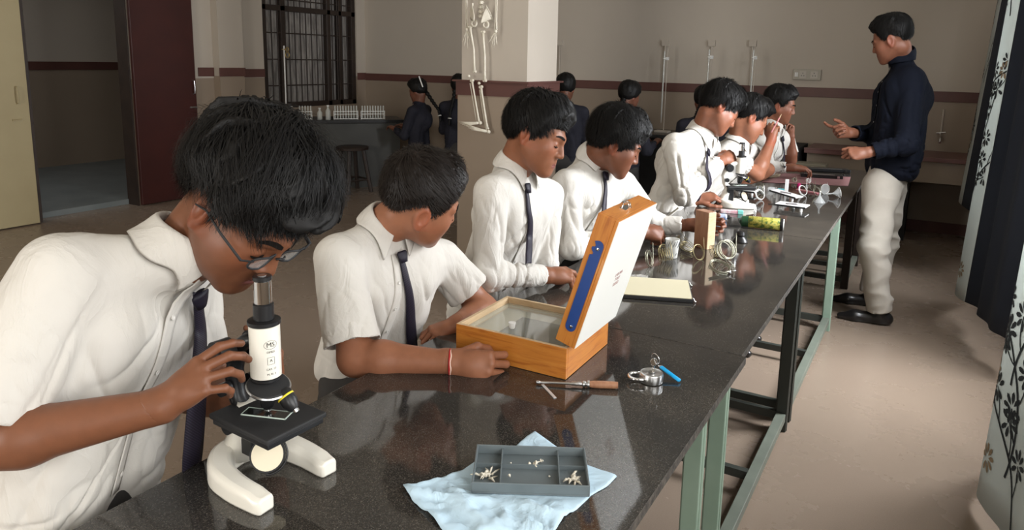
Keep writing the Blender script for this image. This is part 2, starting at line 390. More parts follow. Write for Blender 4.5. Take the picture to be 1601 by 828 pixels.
# ---------------------------------------------------------------- curtains of the window wall
def cloth(name, col, tr):
    m = D.materials.new(name); m.use_nodes = True; nt = m.node_tree; b = BS(m); b.inputs['Base Color'].default_value = (*col,1); b.inputs['Roughness'].default_value = .85
    if tr:
        t = N(m, 'ShaderNodeBsdfTranslucent'); t.inputs[0].default_value = (*[c*.95 for c in col],1); x = N(m, 'ShaderNodeMixShader'); x.inputs[0].default_value = tr
        L(m, b.outputs[0], x.inputs[1]); L(m, t.outputs[0], x.inputs[2]); L(m, x.outputs[0], nt.nodes['Material Output'].inputs[0])
    return m
M['cw'] = cloth('curtain_print_cloth', (.70,.74,.72), .45); M['cb'] = cloth('curtain_dark_cloth', (.010,.015,.028), 0)
M['ink'] = mat('curtain_ink', (.02,.025,.03), .9); M['ink2'] = mat('curtain_ink_tan', (.30,.22,.14), .9)
def plan(pts):
    P = np.array(pts, float); s = np.r_[0, np.cumsum(np.linalg.norm(np.diff(P, axis=0), axis=1))]
    def f(t):
        t = np.clip(t, 0, s[-1]); return np.array([np.interp(t, s, P[:,0]), np.interp(t, s, P[:,1])])
    return f, s
def smooth_plan(pts, n=8):
    P = [np.array(p, float) for p in pts]; out = []
    P = [2*P[0]-P[1]]+P+[2*P[-1]-P[-2]]
    for i in range(1, len(P)-2):
        for k in range(n):
            t = k/n; a,b,c,d = P[i-1:i+3]
            out.append(.5*((2*b)+(-a+c)*t+(2*a-5*b+4*c-d)*t*t+(-a+3*b-3*c+d)*t**3))
    out.append(P[-2]); return out
def curtain(label, bottom, top, z0, z1, panels, hem=lambda t: 0):
    """bottom/top: floor-plan outlines (same number of points); panels: (from, to, material) as fractions; returns surface function"""
    fb, sb = plan(smooth_plan(bottom)); ft, st = plan(smooth_plan(top))
    def surf(u, v, off=0):
        a, b = fb(u*sb[-1]), ft(u*st[-1]); p = a*(1-v)+b*v
        z = z0+hem(u)+(z1-z0-hem(u))*v
        if off:
            e = .004; a2, b2 = fb((u+e)*sb[-1]), ft((u+e)*st[-1]); a1, b1 = fb((u-e)*sb[-1]), ft((u-e)*st[-1])
            d = (a2*(1-v)+b2*v)-(a1*(1-v)+b1*v); nn = np.array([-d[1], d[0]])/(np.linalg.norm(d)+1e-9)
            if nn[0] > 0 and abs(nn[0]) > .2: nn = nn
            p = p+nn*off
        return (p[0], p[1], z)
    t = thing('curtain', label, 'curtain', (fb(0)[0], fb(0)[1], z0), group='curtains on the window wall')
    par = Vector(t.location)
    for (a, b, nm, m) in panels:
        nu = max(6, int((b-a)*90)); bm = B()
        g = [[bm.verts.new(Vector(surf(a+(b-a)*i/(nu-1), j/23))-par) for j in range(24)] for i in range(nu)]
        for i in range(nu-1):
            for j in range(23): bm.faces.new((g[i][j], g[i+1][j], g[i+1][j+1], g[i][j+1]))
        o = obj(nm, bm, m, t, True); so = o.modifiers.new('s', 'SOLIDIFY'); so.thickness = .0015
    t['_len'] = sb[-1]
    return t, surf, sb[-1], z1-z0, par
def leaf_print(t, surf, Lu, Lz, par, u0, u1, seed, side, n=26, vmax=1.0, vmin=0.0):
    """branches and bursts of narrow leaves, flat on the cloth"""
    r = random.Random(seed); bm = B(); bt = B()
    def put(b, poly, mi=0):
        for off in side:
            vs = [b.verts.new(Vector(surf(min(max(u,u0),u1), min(max(v,.002),.998), off))-par) for u, v in poly]
            try: b.faces.new(vs)
            except Exception: pass
    def stroke(b, pts, w):
        for (a, c) in zip(pts[:-1], pts[1:]):
            dx, dz = (c[0]-a[0]), (c[1]-a[1]); l = math.hypot(dx, dz)+1e-9; nx, nz = -dz/l*w, dx/l*w
            put(b, [((a[0]+nx)/Lu,(a[1]+nz)/Lz),((a[0]-nx)/Lu,(a[1]-nz)/Lz),((c[0]-nx)/Lu,(c[1]-nz)/Lz),((c[0]+nx)/Lu,(c[1]+nz)/Lz)])
    def burst(b, x, z, R, k=8, a0=None):
        a0 = r.random()*6 if a0 is None else a0
        for i in range(k):
            a = a0+i*2*math.pi/k*.92; ca, sa = math.cos(a), math.sin(a); poly = []
            for t_, w in ((.22,.0),(.55,.15),(.85,.14),(1,0),(.85,-.14),(.55,-.15)): poly.append(((x+(ca*t_-sa*w)*R)/Lu, (z+(sa*t_+ca*w)*R)/Lz))
            if all(u0 < p[0] < u1 for p in poly): put(b, poly)
    z = vmin*Lz+.02
    while z < Lz*vmax:
        x0 = (u0+.1*(u1-u0)+r.random()*.8*(u1-u0))*Lu; a = math.pi/2+r.uniform(-.5,.5); pts = [(x0, z)]; k = r.uniform(-.10,.10)
        for i in range(16):
            a += k; x0 += math.cos(a)*.03; z2 = pts[-1][1]+math.sin(a)*.03; pts.append((x0, z2))
            if i % 4 == 3:
                s = r.choice((-1,1)); b2 = a+s*.9; q = [(x0,z2)]
                for j in range(5): b2 -= s*.15; q.append((q[-1][0]+math.cos(b2)*.022, q[-1][1]+math.sin(b2)*.022))
                stroke(bm, [p for p in q], .0030); burst(bm, q[-1][0], q[-1][1], .052)
        stroke(bm, pts, .0050); burst(bm, pts[-1][0], pts[-1][1], .058); z += .14
        if r.random() < .45: burst(bt, (u0+r.random()*(u1-u0))*Lu, z, .05)
    o = obj('leaf_print', bm, M['ink'], t); o['kind'] = 'stuff'; o = obj('leaf_print', bt, M['ink2'], t); o['kind'] = 'stuff'
# far curtain: ends above the floor
fb = [(.225,6.35),(.20,6.12),(.235,5.86),(.285,5.70),(.33,5.78),(.40,5.95)]
tA = curtain('farthest printed curtain, ending above the floor beside the sink counter', fb, [(x+.115,y) for x,y in fb], .50, 2.55,
             [(0,.40,'printed_cloth',M['cw']),(.40,1,'dark_cloth',M['cb'])])
leaf_print(tA[0], *tA[1:5], 0, .40, 3, (.002,-.002))
fb = [(.33,5.15),(.25,4.98),(.195,4.80),(.225,4.66),(.30,4.55),(.29,4.42),(.33,4.30),(.34,4.18),(.40,4.08),(.42,3.92)]
tB = curtain('middle curtain with a printed edge and wide dark navy panel, hanging behind the teacher', fb, [(x+.10,y) for x,y in fb], .17, 2.55,
             [(0,.42,'printed_cloth',M['cw']),(.42,1,'dark_cloth',M['cb'])])
leaf_print(tB[0], *tB[1:5], 0, .42, 11, (.002,-.002))
fb = [(.33,3.02),(.285,2.86),(.245,2.72),(.262,2.62),(.30,2.52),(.33,2.40),(.42,2.30),(.50,2.24)]
tC = curtain('nearest pale printed curtain with black branches and leaf bursts, at the right edge', fb, [(x+.09,y) for x,y in fb], .05, 2.55,
             [(0,.22,'dark_lining',M['cb']),(.22,1,'printed_cloth',M['cw'])])
leaf_print(tC[0], *tC[1:5], .23, 1, 5, (.002,-.002))
# curtain rod
o = obj('curtain_rod', cyl(B(), (.50,2.0,2.57),(.50,6.6,2.57),.012,10), M['steel']); tag(o, 'long steel rod that carries the curtains on the window wall', 'curtain rod')
# ---------------------------------------------------------------- work tables
TX0, TX1, TZ = -1.125, -.365, .70
slab_ends = [(.42,1.858), (1.864,3.362), (3.368,5.88)]
slab_lab = ['black granite worktop with a rough chipped edge, nearest the camera', 'black granite worktop in the middle of the row, carrying the cream board', 'farthest black granite worktop, carrying the green can and glassware']
for i, ((a, b), lb) in enumerate(zip(slab_ends, slab_lab)):
    bm = B(); dx = (0, -.012, -.012)[i]; box(bm, TX0,TX1+dx, a,b, TZ-.022,TZ)
    for f in bm.faces:
        if abs(f.normal.z) < .5: f.material_index = 1
    bm.normal_update()
    for f in bm.faces: f.material_index = 0 if abs(f.normal.z) > .5 else 1
    o = obj('worktop', bm, [M['granite'], M['gedge']], bev=.002); tag(o, lb, 'worktop', 'granite worktops of the long bench')
def table_frame(y0, y1, cols, label, g='steel frames under the granite worktops'):
    t = thing('table_frame', label, 'table frame', ((TX0+TX1)/2, (y0+y1)/2, 0), group=g); c = Vector(t.location)
    xl, xr = TX0+.045, TX1-.03; w = .04
    for y, m in ((y0, cols[0]), (y1, cols[1])):
        for x in (xl, xr):
            bm = B(); yy = y-w if y == y1 else y
            # angle-iron leg: two flanges
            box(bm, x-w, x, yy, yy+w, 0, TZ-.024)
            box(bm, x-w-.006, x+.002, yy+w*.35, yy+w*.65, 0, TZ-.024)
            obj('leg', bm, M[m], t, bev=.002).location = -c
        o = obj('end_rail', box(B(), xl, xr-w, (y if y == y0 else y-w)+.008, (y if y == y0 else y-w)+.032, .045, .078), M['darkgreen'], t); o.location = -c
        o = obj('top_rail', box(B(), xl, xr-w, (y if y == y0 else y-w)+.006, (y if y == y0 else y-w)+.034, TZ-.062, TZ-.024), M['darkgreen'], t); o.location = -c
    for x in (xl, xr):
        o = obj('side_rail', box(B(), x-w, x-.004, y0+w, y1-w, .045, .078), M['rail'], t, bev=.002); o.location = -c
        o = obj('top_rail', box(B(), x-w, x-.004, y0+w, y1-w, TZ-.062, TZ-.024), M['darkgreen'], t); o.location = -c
    ym = (y0+y1)/2+.02; o = obj('middle_rail', box(B(), xl, xr-w, ym, ym+.025, .045, .075), M['darkgreen'], t); o.location = -c
    return t
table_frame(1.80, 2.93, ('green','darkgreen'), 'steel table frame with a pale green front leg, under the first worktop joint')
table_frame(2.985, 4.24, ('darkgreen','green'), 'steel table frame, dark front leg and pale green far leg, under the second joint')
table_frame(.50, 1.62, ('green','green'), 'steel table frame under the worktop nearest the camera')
table_frame(5.10, 5.80, ('darkwood','darkwood'), 'dark steel table frame beside the standing teacher')

# ---------------------------------------------------------------- people: skin, clothes, hair
def attr_mat(name, rough, sss=0, spec=.4, bs=None):
    m = mat(name, (1,1,1), rough, spec=spec, sss=sss); a = N(m, 'ShaderNodeAttribute', attribute_name='Col')
    v = coords(m); n = ramp(m, noise(m, v, 60, 4), [(.3,(.93,.93,.93)), (.7,(1.05,1.04,1.03))])
    mx = N(m, 'ShaderNodeMix', data_type='RGBA', blend_type='MULTIPLY'); mx.inputs['Factor'].default_value = 1
    L(m, a.outputs['Color'], mx.inputs['A']); L(m, n, mx.inputs['B']); L(m, mx.outputs['Result'], BS(m).inputs['Base Color'])
    bump(m, noise(m, v, 700, 3), .08, .0006)
    return m
M['skin'] = attr_mat('skin', .46, .06)
def fabric(name, c1, c2, weave=900, b=.15, rough=.85, sheen=.0, crease=0):
    m = mat(name, c1, rough, spec=.2, sheen=sheen); v = coords(m)
    L(m, ramp(m, noise(m, v, 7, 4), [(.3,c2),(.7,c1)]), BS(m).inputs['Base Color'])
    bump(m, noise(m, v, weave, 2), b, .0006)
    if crease:
        v2 = coords(m, (1,1,.45), rot=(.3,.2,.5)); n = noise(m, v2, 13, 5, .5, .8); mt = N(m, 'ShaderNodeMath', operation='SUBTRACT'); mt.inputs[1].default_value = .5; L(m, n, mt.inputs[0])
        ab = N(m, 'ShaderNodeMath', operation='ABSOLUTE'); L(m, mt.outputs[0], ab.inputs[0]); pw = N(m, 'ShaderNodeMath', operation='POWER'); pw.inputs[1].default_value = .6; L(m, ab.outputs[0], pw.inputs[0])
        bn = [x for x in m.node_tree.nodes if x.type == 'BUMP'][0]; b2 = N(m, 'ShaderNodeBump'); b2.invert = True; b2.inputs['Strength'].default_value = crease; b2.inputs['Distance'].default_value = .010
        L(m, pw.outputs[0], b2.inputs['Height']); L(m, bn.outputs[0], b2.inputs['Normal']); L(m, b2.outputs[0], BS(m).inputs['Normal'])
    return m
M['shirt'] = fabric('white_shirt_cotton', (.60,.575,.53), (.565,.54,.50), crease=.45)
M['navy'] = fabric('navy_shirt_cotton', (.0038,.0055,.0125), (.003,.0045,.010))
M['trous'] = fabric('charcoal_trousers', (.05,.047,.045), (.035,.033,.032))
M['chino'] = fabric('cream_chinos', (.50,.46,.40), (.42,.385,.335))
M['kurta'] = fabric('slate_kurta', (.024,.024,.033), (.018,.018,.025))
M['shoe'] = mat('black_leather', (.012,.011,.011), .3, coat=.3)
M['button'] = mat('pearl_button', (.62,.60,.56), .3)
m = mat('striped_tie', (.02,.015,.03), .55, spec=.4); M['tie'] = m; uvn = N(m, 'ShaderNodeTexCoord'); mp = N(m, 'ShaderNodeMapping')
mp.inputs['Rotation'].default_value = (0,0,.62); L(m, uvn.outputs['UV'], mp.inputs[0]); wv = N(m, 'ShaderNodeTexWave'); wv.inputs['Scale'].default_value = 7; wv.bands_direction = 'Y'
L(m, mp.outputs[0], wv.inputs['Vector']); L(m, ramp(m, wv.outputs['Fac'], [(.0,(.009,.007,.016)),(.84,(.009,.007,.016)),(.88,(.060,.020,.028)),(.94,(.009,.007,.016)),(.98,(.045,.05,.08))]), BS(m).inputs['Base Color'])
m = mat('black_hair', (.0055,.0050,.0048), .56, spec=.26); M['hair'] = m
m = mat('brown_black_hair', (.012,.0085,.0068), .48, spec=.26); M['hairb'] = m
M['brow'] = mat('brow_hair', (.010,.008,.007), .9, spec=.1)
M['eyew'] = mat('eye_white', (.55,.50,.46), .2); M['iris'] = mat('eye_dark', (.012,.007,.005), .1)

def unit(a): a = np.array(a, float); return a/np.linalg.norm(a)
def axes(f, u):
    f = unit(f); u = np.array(u, float); u = unit(u-f*(u@f)); return np.stack([np.cross(f, u), f, u], 1).astype(np.float32)  # cols x,y,z
def head_sdf(q, ear=True):
    ax = np.abs(q[:,0]); qm = q.copy(); qm[:,0] = ax
    d = ell(q, (0,-.014,.034), (.073,.094,.083))
    d = smin(d, ell(q, (0,.030,-.022), (.057,.060,.075)), .03)
    d = smin(d, rc(qm, (.048,.002,-.040), (.018,.070,-.092), .021, .018), .045)
    d = smin(d, ell(qm, (.030,.045,-.050), (.030,.032,.036)), .03)
    d = smin(d, ell(q, (0,.078,-.095), (.021,.017,.017)), .02)
    d = smin(d, ell(qm, (.038,.056,-.018), (.023,.022,.022)), .03)
    d = smin(d, rc(qm, (.006,.084,.022), (.040,.070,.022), .012, .010), .012)
    d = smax(d, -ell(qm, (.031,.101,.002), (.019,.016,.014)), .012)      # eye hollows
    d = smin(d, ell(qm, (.031,.075,.000), (.0150,.0130,.0120)), .004)    # lids
    d = smax(d, -ell(qm, (.031,.092,-.0022), (.0115,.008,.0026)), .0015)   # the narrow opening between them
    d = smin(d, rc(q, (0,.086,.012), (0,.1035,-.027), .0068, .0100), .012)
    d = smin(d, ell(qm, (.0105,.095,-.031), (.0085,.0095,.0075)), .007)
    d = smax(d, -ell(qm, (.0065,.1005,-.039), (.0032,.004,.004)), .002)
    d = smin(d, ell(q, (0,.080,-.063), (.027,.015,.019)), .018)          # muzzle
    d = smin(d, rc(qm, (.0,.0935,-.0585), (.021,.0815,-.0625), .0048, .0026), .004)
    d = smin(d, rc(qm, (.0,.0920,-.0700), (.019,.0815,-.0655), .0058, .0028), .004)
    d = smax(d, -ell(q, (0,.098,-.0640), (.022,.007,.0014)), .002)
    if ear:
        t = np.array([[.92,-.39,0],[.39,.92,0],[0,0,1]], np.float32)     # ear swung outwards
        e = (qm-V3((.073,-.010,-.006)))@t.T
        sh = smax(ell(e, (0,0,0), (.010,.0195,.031)), -ell(e, (.010,.003,.003), (.009,.0125,.021)), .003)
        sh = smin(sh, ell(e, (.000,.004,-.029), (.006,.009,.009)), .006)
        sh = smin(sh, ell(e, (-.002,.012,-.002), (.006,.006,.010)), .004)
        d = smin(d, sh, .006)
    return d
def hairline(h):
    return np.array(h['ang'], np.float32)*math.pi/180, np.array(h['z'], np.float32)
STD = dict(ang=[0,35,55,72,85,100,125,150,180], z=[.070,.066,.040,-.012,-.020,.022,-.020,-.052,-.058], t=.016, front=.012, top=.02)
def hair_sdf(q, h):
    th = np.arctan2(np.abs(q[:,0]), q[:,1]); a, z = hairline(h); zz = np.interp(th, a, z)
    zz = zz+.007*vnoise(q*55, 3)+.004*vnoise(q*130, 4)
    cz = (q[:,2]-.02)/.09
    t = h['t']+h['front']*np.clip(np.cos(th), 0, 1)*np.clip(cz, 0, 1)+h['top']*np.clip(cz, 0, 1)
    t = t*np.clip((q[:,2]-zz)/.06+.30, .12, 1)
    cr = V3(h.get('crown', (.012,-.055,.125))); w = q-cr; ph = np.arctan2(w[:,0]+.25*w[:,2], w[:,1]-.2*w[:,2]); rr_ = np.linalg.norm(w, axis=1)
    ph = ph+.25*vnoise(q*22, 12)
    n = vnoise(np.stack([ph*5.5, rr_*9, ph*0], 1), 5); n2 = vnoise(np.stack([ph*17, rr_*12, ph*0+3], 1), 6)
    t = t*(1+h.get('rough', .34)*(n*.55+n2*.45))+.0012*vnoise(q*150, 8)
    d = ell(q, (0,-.014,.034), (.073,.094,.083))-t
    return smax(d, zz-q[:,2], .006)
def strands(o, A, s, h, count, length, width, seed, m, parent, origin, lift=.006, seg=6):
    r = np.random.default_rng(seed); c0 = V3((0,-.014,.034)); rad = V3((.073,.094,.083))
    d = r.normal(size=(count*4,3)); d /= np.linalg.norm(d, axis=1, keepdims=True); p = (c0+d*rad).astype(np.float32)
    a, z = hairline(h); zz = np.interp(np.arctan2(np.abs(p[:,0]), p[:,1]), a, z); keep = p[:,2] > zz+.004; p = p[keep][:count]
    n = len(p); crown = V3(h.get('crown', (.012,-.055,.125)))
    cl = np.stack([vnoise(p*45, 21), vnoise(p*45, 22), vnoise(p*45, 23)], 1)
    lens = length*(.55+.9*r.random(n))*(h.get('frontlen',1)**np.clip((p[:,1]+.02)/.08,0,1))*np.clip((p[:,2]-np.interp(np.arctan2(np.abs(p[:,0]), p[:,1]), a, z))/.07, .22, 1); pts = []; cur = p.copy(); flow = V3(h.get('flow', (0,.3,-.2)))
    def surf(P, k): 
        e = (P-c0); e = e/np.linalg.norm(e/rad, axis=1, keepdims=True); base = c0+e
        nn = e/(rad**2); nn /= np.linalg.norm(nn, axis=1, keepdims=True); return base, nn
    for k in range(seg+1):
        base, nn = surf(cur, k); th = np.arctan2(np.abs(base[:,0]), base[:,1]); cz = np.clip((base[:,2]-.02)/.09, 0, 1)
        t = h['t']+h['front']*np.clip(np.cos(th),0,1)*cz+h['top']*cz; t = t*np.clip((base[:,2]-np.interp(th, a, z))/.05+.25, .12, 1)
        hgt = t*(.62+.40*r.random(n) if k == 0 else 1)*1.0
        if k == 0: hg = .92+.30*r.random(n)
        pp = base+nn*(t*hg+lift*(k/seg)**1.5*(r.random(n)*.6+.6))[:,None]; pts.append((pp, nn))
        dirv = base-crown; dirv = dirv+flow*.08+cl*h.get('messy', .035)+np.array([0,0,-.012])*(k/seg)
        dirv = dirv-nn*np.sum(dirv*nn, 1, keepdims=True); dirv /= np.linalg.norm(dirv, axis=1, keepdims=True)+1e-6
        cur = base+dirv*(lens/seg)[:,None]
    V = []; 
    for k, (pp, nn) in enumerate(pts):
        nx = pts[min(k+1, seg)][0]-pts[max(k-1, 0)][0]; sd = np.cross(nx, nn); sd /= np.linalg.norm(sd, axis=1, keepdims=True)+1e-9
        w = width*(1-.85*(k/seg)**1.5); V += [pp+sd*w, pp-sd*w]
    V = np.stack(V, 1).reshape(-1, 3); K = 2*(seg+1); base = np.arange(n)[:,None]*K
    Q = np.concatenate([base+np.array([2*k, 2*k+1, 2*k+3, 2*k+2]) for k in range(seg)], 0)
    W_ = V*s@A.T+o
    return np_mesh('hair_strands', W_, Q, m, parent, True, origin=origin)

def hand_sdf(P, w, d, n, side, s, curl, spread=(.10,.0,-.08,-.18), thumb=None):
    """w wrist, d towards fingers, n back of the hand, side +1/-1: thumb side; curl: four (a1,a2,a3) in degrees"""
    d = unit(d); n = unit(np.array(n)-d*np.dot(n, d)); t = np.cross(n, d)*side
    def W(a, b, c): return np.array(w)+(t*a+d*b+n*c)*s
    K = [(.028,.088,0),(.0095,.093,.002),(-.0095,.088,.001),(-.027,.078,-.002)]
    palm = rc(P, W(.006,-.01,0), W(.0,.03,0), .023*s, .022*s)
    for (a, b, c) in K: palm = smin(palm, rc(P, W(a*.45,.012,-.002), W(a,b,c), .0165*s, .0115*s), .012*s)
    palm = smin(palm, ell(P, W(0,.05,-.006), (.026*s,)*3), .02*s)
    Ls = [(.043,.026,.021),(.047,.030,.022),(.043,.028,.021),(.034,.021,.019)]; out = palm
    for i, (a, b, c) in enumerate(K):
        p = W(a, b, c); ang = 0; sp = spread[i]; base = (d*math.cos(sp)+t*math.sin(sp)); r0 = (.0094,.0096,.0090,.0081)[i]*s; f = None
        for j in range(3):
            ang += math.radians(curl[i][j]); dr = base*math.cos(ang)-n*math.sin(ang); e = p+dr*Ls[i][j]*s
            g = rc(P, p, e, r0*(1-.10*j), r0*(.92-.10*j)); f = g if f is None else smin(f, g, .003*s); p = e
        out = smin(out, f, .0022*s)
    th = thumb or ((.55,.75,-.35),(.30,.90,-.30),(.05,.95,-.30))
    p = W(.020,.018,-.006); f = None
    for j, (L_, r_) in enumerate(((.044,.0135),(.032,.0112),(.027,.0100))):
        v = t*th[j][0]+d*th[j][1]+n*th[j][2]; v = v/np.linalg.norm(v); e = p+v*L_*s
        g = rc(P, p, e, r_*s, r_*.9*s); f = g if f is None else smin(f, g, .004*s); p = e
    return smin(out, f, .008*s)
FIST = [(75,95,60),(78,98,60),(80,98,60),(82,95,55)]
RELAX = [(25,35,20),(30,38,22),(34,40,24),(38,42,26)]
HOLD = [(48,58,30),(50,60,32),(54,62,34),(58,62,36)]
POINT = [(12,18,10),(50,70,35),(60,75,40),(65,75,40)]

import time
def person(sp):
    t0 = time.time(); r = person_(sp); print('PERSON', sp['label'][:30], round(time.time()-t0, 1), flush=True); return r
def person_(sp):
    """one figure: a continuous skin mesh, with clothes, hair and small wear as its parts"""
    J = {k: np.array(v, float) for k, v in sp['J'].items()}; s = sp.get('s', 1.0); res = sp.get('res', .004)
    hs = sp['head'].get('s', 1)*1.0; ho = V3(sp['head']['o']); HA = axes(sp['head']['f'], sp['head'].get('u', (0,0,1)))
    shR, shL, pel, nb = J['shR'], J['shL'], J['pel'], J['neck']; lat = unit(shR-shL)   # towards the right side
    mid = (shR+shL)/2; upv = unit(mid-pel); fwd = unit(np.cross(upv, lat)); lat = np.cross(fwd, upv)
    org = np.array([pel[0], pel[1], 0 if sp.get('floor', True) else pel[2]])
    root = thing('person', sp['label'], 'person', tuple(org), group=sp.get('group'))
    def par(o): return o
    arms = {}
    for sd, k in (('R', 1), ('L', -1)):
        if 'el'+sd in J: arms[sd] = (J['sh'+sd], J['el'+sd], J['wr'+sd])
    long = sp.get('long', True); af = sp.get('arm', 1.0)*s
    # head-neck joint in world
    hj = ho+HA@(V3((0,-.030,-.055))*hs)
    slong = {sd: sp.get('long_'+sd, long) for sd in arms}
    def body(P):
        d = local(P, ho, .155*hs, lambda p: head_sdf(((p-ho)@HA)/hs)*hs)
        nk = rc(P, hj, nb+fwd*.0, .050*hs, .056*s)
        chin = ho+HA@(V3((0,.02,-.055))*hs); nk = smin(nk, rc(P, chin, nb+fwd*.03*s, .030*hs, .040*s), .03)
        d = smin(d, nk, .022)
        tor = smin(rc(P, shR-lat*.03, shL+lat*.03, .035*s, .035*s), rc(P, nb, pel, .045*s, .07*s), .05)
        tor = np.maximum(tor, torso(P)+.012)
        d = smin(d, tor, .012)
        for sd, (a, b, c) in arms.items():
            r = af; el_r = .041*r
            if slong[sd]: g = smin(rc(P, a, b, .032*r, .030*r), rc(P, b, c, .031*r, .0265*r), .012)
            else:
                u2 = b+(c-b)*.28; g = smin(rc(P, a, b, .036*r, el_r), smin(rc(P, b, u2, el_r*.98, .043*r), rc(P, u2, c, .043*r, .0265*r), .02), .02)
            hd = sp['hand'+sd]; n_ = hd['n']
            hsdf = local(P, c+unit(hd.get('d', c-b))*.08*s, .15*hd.get('s', .95)*s, lambda p: hand_sdf(p, c, hd.get('d', c-b), n_, hd['side'], hd.get('s', .95)*s, hd.get('curl', RELAX), hd.get('spread', (.10,.0,-.08,-.18)), hd.get('thumb')))
            g = smin(g, hsdf, .016); d = smin(d, g, .012)
        return d
    # ---- shirt
    cs = sp.get('chest', 1.0)*s; wa = sp.get('wrinkle', 1.0); hem = sp.get('hem', None)
    slv = {}
    for sd, (a, b, c) in arms.items():
        if sp.get('long_'+sd, long): slv[sd] = ('long', a, b, b+(c-b)*sp.get('cuff', .86))
        else:
            e = unit(b-a); slv[sd] = ('short', a, a+(b-a)*sp.get('sleeve_'+sd, sp.get('sleeve', .72)), None)
    pel_s = pel+fwd*sp.get('belly', 0); gi = sp.get('girth', 1.0)
    def torso(P):
        d = rc(P, shR-lat*.045*s, shL+lat*.045*s, .054*cs, .054*cs)
        for sg in (1, -1):
            top = mid+lat*sg*.082*cs-upv*.075*s; bot = pel_s+lat*sg*.072*cs
            d = smin(d, rc(P, top+fwd*.012, bot, .092*cs*gi, .094*cs*gi), .06)
            d = smin(d, rc(P, nb-upv*.005, (shR if sg > 0 else shL)-lat*sg*.03*s, .048*s, .050*s), .05)
        if sp.get('back', .13): d = smin(d, ell(P, mid-upv*.10-fwd*.035, (sp.get('back', .13)*cs,)*3), .05)
        return d
    seedp = sp.get('seed', 1)
    def shirt(P):
        d = torso(P)
        for sd, (kd, a, b, c) in slv.items():
            if kd == 'long':
                g = smin(rc(P, a, b, .064*cs, .052*cs), rc(P, b, c, .052*cs, .040*cs), .03)
                ax = unit(c-b); pl = (P-V3(c))@V3(ax); g = smax(g, pl, .003)
                cuff = np.maximum(rc(P, c-ax*.055, c+ax*.01, .042*cs, .0385*cs), np.maximum(pl-.004, -(pl+.050))); g = np.minimum(g, cuff)
                g = np.maximum(g, -np.maximum(rc(P, b, c+ax*.05, .034*cs, .033*cs), -(pl+.05)))
            else:
                ax = unit(b-a); slw = sp.get('slw', .068); g = rc(P, a, b+ax*.04, .066*cs, slw*cs)
                pl = (P-V3(b))@V3(ax); g = smax(g, pl, .003)
                g = g+np.where(np.abs(pl+.032) < .0016, .0012, 0)
                g = np.maximum(g, -np.maximum(rc(P, a, b+ax*.05, .052*cs, (slw-.006)*cs), -(pl+.045)))
            d = smin(d, g, .022)
        dd = rc(P, hj, nb, .050*s, .052*s); d = np.maximum(d, -dd)   # neck opening
        return np.maximum(d, -(P-V3(pel))@V3(upv)-sp.get('hemlen', .10))
    def ridge(w, seed):
        w = w.astype(np.float32); w = w+.28*np.stack([vnoise(w*.7, seed+9), vnoise(w*.7, seed+8), vnoise(w*.7, seed+7)], 1)
        return np.clip(1-np.abs(vnoise(w, seed))*3.0, 0, 1)**1.6-.12
    def folds(V, Nn):
        x = (V-V3(mid))@V3(lat); y = (V-V3(mid))@V3(fwd); z = (V-V3(mid))@V3(upv)
        sx = np.sign(x); ax_ = np.abs(x)
        # drapery: long folds that run from the shoulders down towards the waist and under the arms
        w1 = np.stack([x*14+z*6*sx, y*10, z*2.6-ax_*3], 1); w2 = np.stack([x*22-z*12, y*15, z*7+x*8], 1)
        m_ = np.clip((ax_-.018)/.05, 0, 1)*np.clip((-z+.02)/.10, .25, 1)
        amp = .0100*ridge(w1, seedp)+.0045*ridge(w2, seedp+2); amp = amp*m_
        low = np.clip((-z-.25)/.15, 0, 1); amp = amp+low*m_*.008*ridge(np.stack([x*8, y*8, z*22+x*6], 1), seedp+4)
        for sd, (kd, a, b, c) in slv.items():
            e = arms[sd][1]; A0 = V3(a); t = np.clip(((V-A0)@V3(e-a))/float((e-a)@(e-a)), 0, 1.0); du = np.linalg.norm(V-A0-t[:,None]*V3(e-a), axis=1)
            u = unit(e-a); xx = unit(np.cross(u, [.2,.3,1])); yy = np.cross(u, xx); inn = np.clip((.085*cs-du)/.02, 0, 1)*np.clip((t-.15)/.25, 0, 1)
            fa = .0075*ridge(np.stack([V@V3(u)*4.5+V@V3(xx)*6, V@V3(xx)*14, V@V3(yy)*14], 1), seedp+5)+.0035*ridge(np.stack([V@V3(u)*14+V@V3(xx)*8, V@V3(xx)*20, V@V3(yy)*20], 1), seedp+6)
            amp = amp*(1-inn)+fa*inn
            if kd == 'long':
                u = unit(c-b); L_ = np.linalg.norm(c-b); t = ((V-V3(b))@V3(u))/L_; dl = np.linalg.norm(V-V3(b)-np.clip(t, 0, 1)[:,None]*V3(u)*L_, axis=1)
                xx = unit(np.cross(u, [.2,.3,1])); yy = np.cross(u, xx); inn = np.clip((.070*cs-dl)/.015, 0, 1)*np.clip((1-t-.22)/.12, 0, 1)
                fa = .0105*ridge(np.stack([V@V3(u)*19+V@V3(xx)*7, V@V3(xx)*8, V@V3(yy)*8], 1), seedp+7)*np.clip(1.2-np.abs(t-.1), .4, 1)+.004*ridge(np.stack([V@V3(u)*40, V@V3(xx)*20, V@V3(yy)*20], 1), seedp+8)
                amp = amp*(1-inn)+fa*inn
                amp = amp*np.where(dl > .08*cs, 1, np.clip((1-t-.16)/.05, 0, 1))
        return amp*wa*s
    def bounds(pts, padv): 
        A_ = np.array(pts); return A_.min(0)-padv, A_.max(0)+padv
    base_pts = [shR, shL, nb, pel]+[x for a in arms.values() for x in a]
    # skin
    hpts = [ho+HA@(V3(v)*hs) for v in ((.1,0,0),(-.1,0,0),(0,.13,0),(0,-.12,0),(0,0,.13),(0,0,-.12))]
    fpts = [a[2]+unit(sp['hand'+sd].get('d', a[2]-a[1]))*.13 for sd, a in arms.items()]
